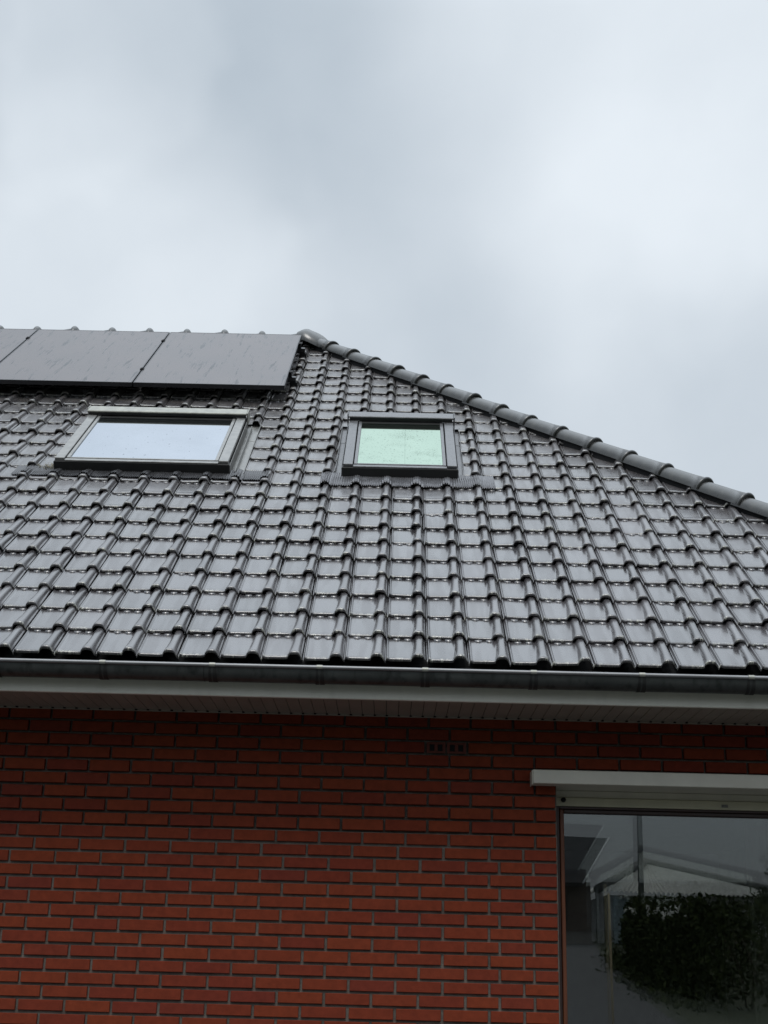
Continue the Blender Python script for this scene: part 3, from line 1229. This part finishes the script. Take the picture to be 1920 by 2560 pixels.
    for u in uu:
        row = []
        for r in rr:
            c = u / W
            rc = max(r, 10.005)
            h = float(tile_height(np.array(c), np.array(rc)))
            k = min(1.0, max(0.0, (r - 10.36) / 0.36))
            sm_ = float(np.mean(tile_height(c + np.linspace(-0.09, 0.09, 7), np.full(7, rc))))
            h = dr_ * h + (1 - dr_) * sm_ + 0.0022 * math.sin(c * 9.3 + r * 7) * math.sin(c * 3.7 - r * 3)
            flat = -0.004
            h = h * (1 - 0.62 * k) + flat * 0.62 * k
            if r < 10.0:
                h -= (10.0 - r) * 0.16
            pl = 0.0034 * math.sin(2 * math.pi * u / per) * (1 - 0.5 * k)
            row.append((u + 0.004 * math.sin(c * 5.1) * (1 - k), r * E + 0.004 * math.sin(c * 2.3 + 1) * (1 - k), h + 0.0100 + pl))
        P.append(row)
    P = np.array(P)
    m = MB()
    m.grid(rl(P[..., 0], P[..., 1], P[..., 2])[::-1])
    m.grid(rl(P[..., 0], P[..., 1], P[..., 2] - 0.0022))
    m.build("apron_flashing", "lead" if alu == "alu" else "lead_sky_lit", fr)
    return fr


roof_window(-2.30, 3.50, -2.50, 4.02, (-3.62, 4.93, 10.14, 10.99), "alu", "glass_blue",
            "wide roof window with pale grey frame below the solar panels", False)
roof_window(7.36, 11.15, 7.06, 11.44, (6.62, 12.40, 9.95, 10.97), "alu_wet", "glass_green",
            "narrower roof window with rain spotted greenish glass", True)

# ------------------------------------------------------------------ ground-floor window, shutter box
mb = MB()
YB0 = YW - 0.1
mb.bbox((0.6705, YB0, 2.4374), (2.60, YW - 0.0025, 2.5025), 0.003)
mb.bbox((0.6655, YB0 + 0.006, 2.432), (0.6700, YW - 0.0025, 2.5000), 0.001)
sb = mb.build("shutter_box", "box", house)
mb = MB()
mb.box((WIN_X0 + 0.001, YW + 0.0, 2.4385), (WIN_X1 - 0.001, YW + 0.185, 2.4440))       # underside in the reveal
mb.bbox((WIN_X0 + 0.001, YW + 0.150, 2.405), (WIN_X1 - 0.001, YW + 0.170, 2.4380), 0.002)
mb.build("shutter_soffit", "box", sb)
mb = MB()
mb.bbox((WIN_X0 + 0.001, YW + 0.135, 2.3610), (WIN_X1 - 0.001, YW + 0.165, 2.4030), 0.002)
bar = mb.build("bottom_bar", "cream", sb)
mb = MB()
kx, kz, ky = 0.8430, 2.3905, YW + 0.135
th_ = np.linspace(0, 2 * math.pi, 17)
for r_, y_, y2, r2 in ((0.0122, ky - 0.001, ky - 0.012, 0.0110),):
    mb.grid(np.array([[(kx + r * math.cos(t), y, kz + r * math.sin(t)) for (y, r) in ((y_ + .002, r_), (y_, r_), (y2, r2), (y2 - 0.002, 0.0005))] for t in th_]))
mb.build("rubber_stop", "black", sb)
mb = MB()
mb.box((1.618, ky - 0.0012, 2.372), (1.650, ky - 0.0002, 2.3865))
for k in range(3):
    for q in range(5):
        if random.random() < 0.8:
            mb.box((1.6205 + q * 0.0056, ky - 0.0016, 2.3825 - k * 0.0036), (1.6205 + q * 0.0056 + random.uniform(0.002, 0.0045), ky - 0.00125, 2.3840 - k * 0.0036), 1)
mb.build("sticker", ["sticker", "black"], sb)

FY = YW + 0.140
mb = MB()
X0, X1, Z0, Z1 = WIN_X0 + 0.001, WIN_X1 - 0.001, WIN_Z0 + 0.001, 2.3600
gx0, gx1, gz0, gz1 = 0.8455, 2.41, 0.2, 2.3290
mb.bbox((X0, FY, Z0), (0.8215, FY + 0.07, Z1), 0.002)
mb.bbox((2.435, FY, Z0), (X1, FY + 0.07, Z1), 0.002)
mb.bbox((0.822, FY, 2.3480), (2.4345, FY + 0.07, Z1), 0.002)
mb.bbox((0.822, FY, Z0), (2.4345, FY + 0.07, 0.17), 0.002)
win = mb.build("window", "wood_dark", house)
mb = MB()
mb.bbox((0.8260, FY + 0.012, 0.1705), (gx0, FY + 0.06, 2.3475), 0.003)
mb.build("sash_stile", "wood_red", win)
mb = MB()
mb.bbox((gx1, FY + 0.012, 0.1705), (2.4310, FY + 0.06, 2.3475), 0.003)
mb.build("sash_stile", "wood_red", win)
mb = MB()
mb.bbox((gx0 + 0.0005, FY + 0.012, gz1), (gx1 - 0.0005, FY + 0.06, 2.3475), 0.003)
mb.build("sash_rail", "wood_dark", win)
mb = MB()
mb.bbox((gx0 + 0.0005, FY + 0.012, 0.1705), (gx1 - 0.0005, FY + 0.06, gz0), 0.003)
mb.build("sash_rail", "wood_dark", win)
for dy, tz, tx in ((0.028, 0.0, 0.0), (0.046, math.radians(0.30), math.radians(0.10))):
    mb = MB()
    w, h = gx1 - gx0 - 0.004, gz1 - gz0 - 0.004
    mb.box((-w / 2, -0.0002, -h / 2), (w / 2, 0.0028, h / 2))
    o = mb.build("pane", "pane", win)
    o.location = ((gx0 + gx1) / 2, FY + dy, (gz0 + gz1) / 2)
    o.rotation_euler = (tz, 0, tx)
mb = MB()
P = []
for x in np.linspace(1.80, 2.40, 160):
    y = YW + 0.42 + 0.022 * math.sin(x * 70) + 0.012 * math.sin(x * 31 + 1)
    P.append([(x, y, z) for z in (0.08, 1.0, 2.34)])
mb.grid(np.array(P))
mb.grid(np.array(P) + np.array([0, 0.003, 0]))
mb.build("curtain", "curtain", win)
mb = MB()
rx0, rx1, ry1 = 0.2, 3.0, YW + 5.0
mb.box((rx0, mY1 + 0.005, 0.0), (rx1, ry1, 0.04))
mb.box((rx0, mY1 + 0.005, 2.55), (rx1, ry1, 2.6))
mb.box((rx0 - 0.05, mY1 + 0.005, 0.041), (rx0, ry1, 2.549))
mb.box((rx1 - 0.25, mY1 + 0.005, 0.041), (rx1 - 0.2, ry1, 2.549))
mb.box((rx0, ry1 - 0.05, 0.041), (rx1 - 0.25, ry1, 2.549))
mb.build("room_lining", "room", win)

# ------------------------------------------------------------------ solar panels and rails
PW, PL, PP = 1.143, 7.08 * E, 6.05 * W
PS0 = 17.76 * E
RM = Matrix(((1, 0, 0), (0, CT, -ST), (0, ST, CT))).to_4x4()


def make_panel():
    root = bpy.data.objects.new("solar_panel", None)
    COL.objects.link(root)
    m = MB()
    t, h = 0.010, 0.035
    m.bbox((0, 0, 0), (PW, t, h), 0.0015)
    m.bbox((0, PL - t, 0), (PW, PL, h), 0.0015)
    m.bbox((0, t + 0.0003, 0), (t, PL - t - 0.0003, h), 0.0015)
    m.bbox((PW - t, t + 0.0003, 0), (PW, PL - t - 0.0003, h), 0.0015)
    m.build("frame", "pv_frame", root)
    m = MB()
    m.box((t - 0.0005, t - 0.0005, 0.012), (PW - t + 0.0005, PL - t + 0.0005, h - 0.0012))
    m.build("glass", "pv", root)
    for s in (0.235 * PL, 0.80 * PL):
        m = MB()
        m.bbox((-0.0088, s - 0.022, 0.010), (-0.0007, s + 0.022, h - 0.002), 0.001)
        m.bbox((-0.021, s - 0.022, h + 0.0005), (0.008, s + 0.022, h + 0.006), 0.0015)
        m.tube([(-0.005, s, h + 0.006), (-0.005, s, h + 0.012)], 0.006, 8)
        m.build("clamp", "black", root)
    return root


proto = make_panel()
plabels = ["black solar panel at the hip end of the row, nearest the domed ridge cap",
           "black solar panel between two others, above the left part of the wide roof window",
           "black solar panel cut off by the left edge of the photo"]
for k in range(3):
    if k == 0:
        o = proto
    else:
        o = proto.copy()
        COL.objects.link(o)
        for ch in list(proto.children):
            c = ch.copy()
            COL.objects.link(c)
            c.parent = o
    tag(o, plabels[k], "solar panel", "solar panels along the ridge")
    mw = RM.copy()
    mw.translation = Vector(rl(4.62 * W - PW - k * PP, PS0, 0.098).tolist())
    o.matrix_world = mw
for s, lab in ((PS0 + 0.235 * PL, "lower black mounting rail, its end showing beside the panel nearest the hip"),
               (PS0 + 0.80 * PL, "upper black mounting rail, its end showing close under the ridge")):
    root = bpy.data.objects.new("mounting_rail", None)
    COL.objects.link(root)
    mw = RM.copy()
    mw.translation = Vector(rl(4.62 * W, s, 0.0).tolist())
    root.matrix_world = mw
    tag(root, lab, "mounting rail", "rails under the solar panels")
    m = MB()
    m.bbox((-3.52, -0.02, 0.056), (0.055, 0.02, 0.0972), 0.002)
    m.build("rail", "pv_frame", root)
    m = MB()
    m.bbox((0.001, -0.026, 0.0975), (0.022, 0.026, 0.136), 0.002)
    m.bbox((0.0, -0.03, 0.1365), (0.034, 0.03, 0.142), 0.0015)
    m.build("end_clamp", "black", root)
    for u in (0.035, -1.1, -2.25, -3.35):
        m = MB()
        m.bbox((u - 0.02, -0.10, 0.004), (u + 0.02, -0.0205, 0.012), 0.001)
        m.bbox((u - 0.02, -0.028, 0.0125), (u + 0.02, -0.0205, 0.075), 0.001)
        m.bbox((u - 0.03, -0.022, 0.0), (u + 0.03, 0.03, 0.0555), 0.002)
        m.build("roof_hook", "black", root)

# ------------------------------------------------------------------ small loose things on the roof
mb = MB()
P = []
for a in np.linspace(-1, 1, 9):
    P.append([(6.60 * W + a * 0.026, (3.02 + 0.01 * math.sin(a * 3)) * E + b * 0.007 * (1 - a * a * 0.8), 0.001 + 0.004 * abs(b) + 0.003 * a * a) for b in (-1, 0, 1)])
P = np.array(P)
mb.grid(rl(P[..., 0], P[..., 1], P[..., 2] + 0.0005))
tag(mb.build("fallen_leaf", "leafdry"), "ochre fallen leaf lying on the lip of a roof tile", "leaf")
mb = MB()
for k in range(46):
    u = -2.60 * W + random.uniform(-0.055, 0.05)
    s = 10.82 * E + random.uniform(-0.03, 0.03)
    a = random.uniform(0, math.pi)
    l = random.uniform(0.02, 0.055)
    p0 = rl(u, s, 0.003)
    p1 = rl(u + l * 0.5 * math.cos(a), s + l * 0.5 * math.sin(a), random.uniform(0.012, 0.03))
    p2 = rl(u + l * math.cos(a), s + l * math.sin(a), random.uniform(0.003, 0.03))
    mb.tube([p0, p1, p2], [0.0012, 0.001, 0.0005], 5)
tag(mb.build("grass_tuft", "straw"), "tuft of dry grass caught at the lower left corner of the wide roof window", "dry grass")
for k, (c, r, lab) in enumerate(((0.70, 15.02, "small pale petal on the wide roof window glass, highest of three"),
                                 (0.25, 14.86, "small pale petal on the wide roof window glass, leftmost of three"),
                                 (0.72, 14.70, "tiny pale petal on the wide roof window glass, lowest of three"))):
    mb = MB()
    rr = (0.011, 0.012, 0.007)[k]
    P = np.array([[(c * W + rr * q * math.cos(t), r * E + rr * 0.7 * q * math.sin(t), 0.0722 + 0.003 * q * q) for q in (0.02, 0.6, 1)] for t in np.linspace(0, 2 * math.pi, 11)])
    mb.grid(rl(P[..., 0], P[..., 1], P[..., 2]))
    tag(mb.build("petal", "petal"), lab, "petal", "petals on the roof window glass")

# ------------------------------------------------------------------ what stands across the road (seen in the window glass)
def corrugated(mb, a, b, c, d, n, amp, mi=0):
    """sheet between eave a-b and top d-c with waves running up the slope"""
    a, b, c, d = map(np.array, (a, b, c, d))
    P = []
    for k, t in enumerate(np.linspace(0, 1, n * 8 + 1)):
        w = amp * math.sin(2 * math.pi * n * t)
        lo, hi = a + (b - a) * t, d + (c - d) * t
        P.append([lo + (hi - lo) * q + np.array([0, 0, w]) for q in (0, 0.5, 1)])
    mb.grid(np.array(P), mi)


sy = -46.9
zg = gz(-48)
shed = thing("shed", (13.5, -50, zg), "low grey shed with corrugated hipped roof and blue door beyond the road", "shed")
mb = MB()
mb.box((9.6, -56, zg - 0.3), (17.7, sy - 0.5, 4.78))
mb.build("wall", "render_pale", shed)
mb = MB()
EL, ER, AP = (9.10, sy, 4.93), (18.1, sy, 4.82), (11.95, sy - 3.6, 6.42)
corrugated(mb, EL, ER, (AP[0] + 0.05, AP[1], AP[2]), (AP[0] - 0.05, AP[1], AP[2]), 44, 0.045)
corrugated(mb, (9.1, -57, 4.93), EL, AP, (AP[0], -54, AP[2]), 30, 0.045)
corrugated(mb, ER, (18.1, -57, 4.82), (AP[0], -54, AP[2]), AP, 30, 0.045)
rf = mb.build("roof", "fibre", shed)
mb = MB()
for p in (EL, ER):
    mb.tube([Vector(p) + Vector((0, 0, 0.05)), Vector(AP) + Vector((0, 0, 0.05))], 0.19, 10)
mb.tube([Vector(AP) + Vector((0, 0, 0.05)), Vector((AP[0], -54, AP[2] + 0.05))], 0.19, 10)
mb.build("hip_cover", "fibre_dark", rf)
mb = MB()
mb.bbox((9.85, sy - 0.499, zg - 0.1), (10.72, sy - 0.44, 4.65), 0.01)
dr = mb.build("door", "door_blue", shed)
mb = MB()
mb.box((10.05, sy - 0.438, 3.5), (10.12, sy - 0.42, 3.6))
mb.build("handle", "black", dr)
mb = MB()
mb.box((10.3, sy - 0.438, 3.5), (10.37, sy - 0.42, 3.6))
mb.build("handle", "black", dr)
mb = MB()
mb.bbox((9.06, sy - 0.35, zg - 0.4), (9.36, sy - 0.05, 4.86), 0.01)
mb.build("post", "trim", shed)

zh = gz(-42)
nh = thing("neighbour_house", (3.5, -47, zh), "dark neighbouring house with steep slate roof and dark brick walls", "house")
mb = MB()
mb.box((-1.5, -52, zh - 0.4), (8.15, -42.4, 5.0))
mb.build("wall", "dark_brick", nh)
mb = MB()
V_ = [(-2.0, -42.0, 4.95), (7.75, -42.0, 4.95), (9.55, -46.5, 7.15), (-2.0, -46.5, 7.4), (7.75, -52.5, 4.95), (-2.0, -52.5, 4.95)]
V2 = [(x, y, z - 0.16) for x, y, z in V_]
mb.add(V_ + V2, [(0, 1, 2, 3), (3, 2, 4, 5), (6, 9, 8, 7), (9, 11, 10, 8), (0, 6, 7, 1), (1, 7, 8, 2), (2, 8, 10, 4), (4, 10, 11, 5), (0, 3, 9, 6), (3, 5, 11, 9)])
rf = mb.build("roof", "slate", nh)
mb = MB()
mb.tube([(7.80, -41.98, 4.93), (9.62, -46.5, 7.15)], 0.05, 6)
mb.build("verge_board", "trim", rf)
mb = MB()
mb.box((6.2, -42.399, 3.5), (7.2, -42.36, 4.5))
mb.build("window", "black", nh)

mb = MB()
mb.tube([(9.13 + 0.0, -36.76, gz(-36.8) - 0.2), (9.2, -36.76, 6.0), (9.26, -36.76, 10.5)], [0.12, 0.10, 0.085], 14)
tag(mb.build("utility_pole", "steel"), "tall dark utility pole standing in front of the shed", "pole")
mb = MB()
mb.tube([(2.565, -2.76, gz(-2.8) - 0.2), (2.56, -2.76, 1.4), (2.555, -2.76, 2.46)], [0.0165, 0.015, 0.0135], 10)
tag(mb.build("wooden_stake", "wood_pale"), "slim pale wooden stake standing by the road edge", "stake")


def leaves(mb, pts, size, up=0.3):
    for p in pts:
        a = np.array([random.gauss(0, 1), random.gauss(0, 1), random.gauss(0, 1)]); a /= np.linalg.norm(a)
        b = np.cross(a, [random.gauss(0, 1), random.gauss(0, 1), random.gauss(0, 1)]); b /= np.linalg.norm(b)
        s = size * random.uniform(0.6, 1.4)
        mb.add([p - a * s, p + b * s * 0.45, p + a * s, p - b * s * 0.45], [(0, 1, 2, 3)])


hz = gz(-25)
hedge = thing("hedge", (9.0, -25, hz), "dark overgrown hedge with white blossoms along the road", "hedge")
mb = MB()
pts = []
while len(pts) < 26000:
    t = random.random() ** 0.8
    y = -14 - 20 * t
    x0 = np.interp(-y, [14, 20, 27, 34], [6.3, 6.4, 7.0, 7.9])
    d = min(abs(random.gauss(0, 0.55)), 3.5)
    x = x0 + d + random.uniform(0, 5.5) * (random.random() < 0.4)
    topz = 1.6 + 0.0470 * (13.24 - y) + 0.16 * math.sin(y * 2.1 + x) + 0.10 * math.sin(y * 5.3 + x * 3)
    zb = gz(y)
    q = random.random() ** 0.75
    z = zb + (topz - zb) * q
    x += 0.5 * (q - 0.45) ** 2 * 2
    if random.random() < 0.06:                       # low fringe of weeds in front
        x = x0 - abs(random.gauss(0, 0.28)) - 0.15 * math.sin(y * 1.7)
        z = zb + abs(random.gauss(0, 0.22)) * (1 + 0.6 * math.sin(y * 2.9))
    pts.append(np.array([x, y + random.gauss(0, 0.2), z]))
leaves(mb, pts, 0.075)
mb.build("foliage", "hedge", hedge)
for k in range(24):
    mb = MB()
    y = random.uniform(-34, -15); x = np.interp(-y, [14, 20, 27, 34], [6.3, 6.4, 7.0, 7.9]) + random.uniform(0.3, 2.5)
    z = gz(y)
    mb.tube([(x, y, z - 0.1), (x + random.gauss(0, .2), y + random.gauss(0, .2), z + 0.8), (x + random.gauss(0, .3), y + random.gauss(0, .3), z + 1.5)], [0.03, 0.02, 0.01], 6)
    mb.build("stem", "bark", hedge)
mb = MB()
for k in range(34):
    y = random.uniform(-33, -17); x = np.interp(-y, [14, 20, 27, 34], [6.3, 6.4, 7.0, 7.9]) + random.uniform(-0.1, 0.6)
    z = 1.6 + 0.045 * (13.24 - y) - abs(random.gauss(0.0, 0.12))
    for q in range(5):
        leaves(mb, [np.array([x, y, z]) + np.array([random.gauss(0, 0.03) for _ in range(3)])], 0.045)
mb.build("blossom", "flower", hedge)

tz_ = gz(-36)
tree = thing("tree", (14.6, -36.5, tz_), "dark leafy tree rising behind the hedge", "tree")
mb = MB()
mb.tube([(14.6, -36.5, tz_ - 0.2), (14.65, -36.5, tz_ + 1.4), (14.5, -36.4, tz_ + 2.6)], [0.2, 0.15, 0.08], 10)
for k in range(9):
    a = k * 2.4
    mb.tube([(14.62, -36.5, tz_ + 1.3 + 0.12 * k), (14.6 + 0.7 * math.cos(a), -36.5 + 0.7 * math.sin(a), tz_ + 2.2 + 0.1 * k)], [0.06, 0.02], 6)
mb.build("trunk", "bark", tree)
mb = MB()
cl = [(14.6 + random.gauss(0, 0.55), -36.5 + random.gauss(0, 0.7), tz_ + 2.6 + random.gauss(0, 0.5), random.uniform(0.25, 0.5)) for _ in range(34)]
pts = []
for (x, y, z, r) in cl:
    for k in range(95):
        v = np.array([random.gauss(0, 1) for _ in range(3)]); v /= np.linalg.norm(v)
        pts.append(np.array([x, y, z]) + v * r * random.random() ** 0.4)
leaves(mb, pts, 0.075)
mb.build("crown", "treeleaf", tree)

# ------------------------------------------------------------------ camera
cam = bpy.data.cameras.new("camera")
co = bpy.data.objects.new("camera", cam)
COL.objects.link(co)
cam.sensor_fit = "VERTICAL"
cam.sensor_height = 36.0
cam.lens = 3290.18 * 36.0 / 2560.0
cam.clip_start, cam.clip_end = 0.05, 6000
R3 = ((0.9996889391, 0.0031213166, 0.0247443409), (-0.0223798310, -0.3256204068, 0.9452356816), (-0.0110076421, 0.9454954299, 0.3254492645))
mw = Matrix((R3[0], R3[1], tuple(-c for c in R3[2]))).transposed().to_4x4()
mw.translation = Vector(CAM)
co.matrix_world = mw
scene.camera = co
FWD, RGT, UPV = Vector(R3[2]), Vector(R3[0]), Vector(R3[1])

# ------------------------------------------------------------------ sky and light
world = bpy.data.worlds.new("World")
scene.world = world
world.use_nodes = True
nt = world.node_tree
bg = nt.nodes["Background"]
SUN_EL, SUN_AZ = math.radians(54), math.radians(186)      # azimuth measured from +Y towards +X
sky = nt.nodes.new("ShaderNodeTexSky")
sky.sky_type = "NISHITA"
sky.sun_disc = False
sky.sun_elevation = SUN_EL
sky.sun_rotation = SUN_AZ
gen = nt.nodes.new("ShaderNodeTexCoord").outputs["Generated"]


def lobe(direction, inner, outer, amp):
    d = nt.nodes.new("ShaderNodeVectorMath")
    d.operation = "DOT_PRODUCT"
    L(nt, gen, d.inputs[0])
    d.inputs[1].default_value = direction
    return mrange(nt, d.outputs["Value"], math.cos(math.radians(outer)), math.cos(math.radians(inner)), 0.0, amp, True)


def dirof(az, el):
    az, el = math.radians(az), math.radians(el)
    return (math.sin(az) * math.cos(el), math.cos(az) * math.cos(el), math.sin(el))


def warp(vec, scale, amt):
    n = N(nt, "ShaderNodeTexNoise")
    n.inputs["Scale"].default_value = scale
    n.inputs["Detail"].default_value = 4
    L(nt, vec, n.inputs["Vector"])
    s = N(nt, "ShaderNodeVectorMath", operation="SUBTRACT")
    L(nt, n.outputs["Color"], s.inputs[0]); s.inputs[1].default_value = (0.5, 0.5, 0.5)
    m = N(nt, "ShaderNodeVectorMath", operation="SCALE")
    L(nt, s.outputs[0], m.inputs[0]); m.inputs["Scale"].default_value = amt
    a = N(nt, "ShaderNodeVectorMath", operation="ADD")
    L(nt, vec, a.inputs[0]); L(nt, m.outputs[0], a.inputs[1])
    return a.outputs[0]


raw = gen
gen = warp(raw, 2.5, 0.05)
big = noise(nt, raw, 3.2, 3, 0.45)
fine = noise(nt, warp(raw, 6.0, 0.03), 9.0, 7, 0.56)
f = math_(nt, "ADD", math_(nt, "MULTIPLY", math_(nt, "SUBTRACT", big, 0.5), 0.25), 0.50)
f = math_(nt, "ADD", f, math_(nt, "MULTIPLY", math_(nt, "SUBTRACT", fine, 0.5), 0.28))
# broad brighter and darker banks of cloud
for (az, el, i_, o_, amp) in ((14, 36, 2, 14, 0.60), (13, 28, 1, 9, 0.26), (-13, 31, 1, 6, 0.22), (-11, 27, 1, 6, 0.20), (-5, 24, 1, 7, 0.16), (14, 23, 1, 8, 0.12),
                              (-3, 39, 2, 11, -0.26), (-11, 40, 1, 8, -0.24), (-1, 29, 1, 9, -0.14), (3, 24, 1, 6, -0.10), (-15, 37, 0.5, 4, 0.18)):
    f = math_(nt, "ADD", f, lobe(dirof(az, el), i_, o_, amp * 0.62))
cloud = ramp(nt, math_(nt, "ADD", f, 0.0, True), [(0.0, (0.45, 0.525, 0.60)), (0.5, (0.64, 0.708, 0.775)), (1.0, (0.84, 0.905, 0.965))])
# an overcast sky is about twice as bright overhead as low down
sz = N(nt, "ShaderNodeSeparateXYZ")
L(nt, raw, sz.inputs[0])
el_ = N(nt, "ShaderNodeValToRGB")
es = el_.color_ramp.elements
for p, v in ((0.0, 0.10), (0.10, 0.18), (0.17, 0.34), (0.25, 0.72), (0.315, 0.97), (0.64, 1.0), (0.78, 1.55), (0.90, 2.2), (1.0, 2.4)):  # low end dimmed further to keep the top of the wall dark
    if p in (0.0, 1.0):
        e_ = es[0 if p == 0 else -1]
    else:
        e_ = es.new(p)
    e_.position = p
    e_.color = (v / 4, v / 4, v / 4, 1)
L(nt, sz.outputs[2], el_.inputs[0])
# low sky dimmed only on the facade's side, to darken the wall top
fk = mrange(nt, sz.outputs[1], -0.15, 0.35, 0.0, 1.0, True)
hk = mrange(nt, sz.outputs[2], 0.0, 0.315, 0.21, 0.2425)
emix = N(nt, "ShaderNodeMix")
emix.data_type = "FLOAT"
L(nt, fk, emix.inputs[0])
L(nt, el_.outputs[0], emix.inputs[2])
L(nt, math_(nt, "MAXIMUM", el_.outputs[0], hk), emix.inputs[3])
gen = raw
elv = math_(nt, "ADD", math_(nt, "MULTIPLY", emix.outputs[0], 4.0), lobe(dirof(2, 70), 6, 30, 0.35))   # sky brightened here so the roof reflects lighter
elv = math_(nt, "ADD", elv, lobe(dirof(180, 62), 8, 30, 0.15))
elv = math_(nt, "ADD", elv, lobe(dirof(171, 7), 4, 15, 0.22))       # bright patch added low over the shed to keep the window reflection lit
cl_ = N(nt, "ShaderNodeVectorMath", operation="SCALE")
L(nt, cloud, cl_.inputs[0])
L(nt, math_(nt, "MULTIPLY", elv, 10.0), cl_.inputs["Scale"])
tot = mixc(nt, 0.95, sky.outputs[0], cl_.outputs[0])
L(nt, tot, bg.inputs["Color"])
bg.inputs["Strength"].default_value = 0.1

sun = bpy.data.lights.new("sun", "SUN")
sun.energy = 1.2
sun.angle = math.radians(24)
sun.color = (1.0, 0.97, 0.93)
so = bpy.data.objects.new("sun", sun)
COL.objects.link(so)
sd = Vector((math.sin(SUN_AZ) * math.cos(SUN_EL), math.cos(SUN_AZ) * math.cos(SUN_EL), math.sin(SUN_EL)))
so.rotation_euler = sd.to_track_quat("Z", "Y").to_euler()
so.location = (0, 0, 30)

vs = scene.view_settings
vs.view_transform = "Standard"
vs.look = "None"
vs.exposure = 0.0
vs.gamma = 1.0
vs.use_curve_mapping = False
cy = scene.cycles
cy.max_bounces = 10
cy.transparent_max_bounces = 12
cy.glossy_bounces = 5
cy.use_denoising = True
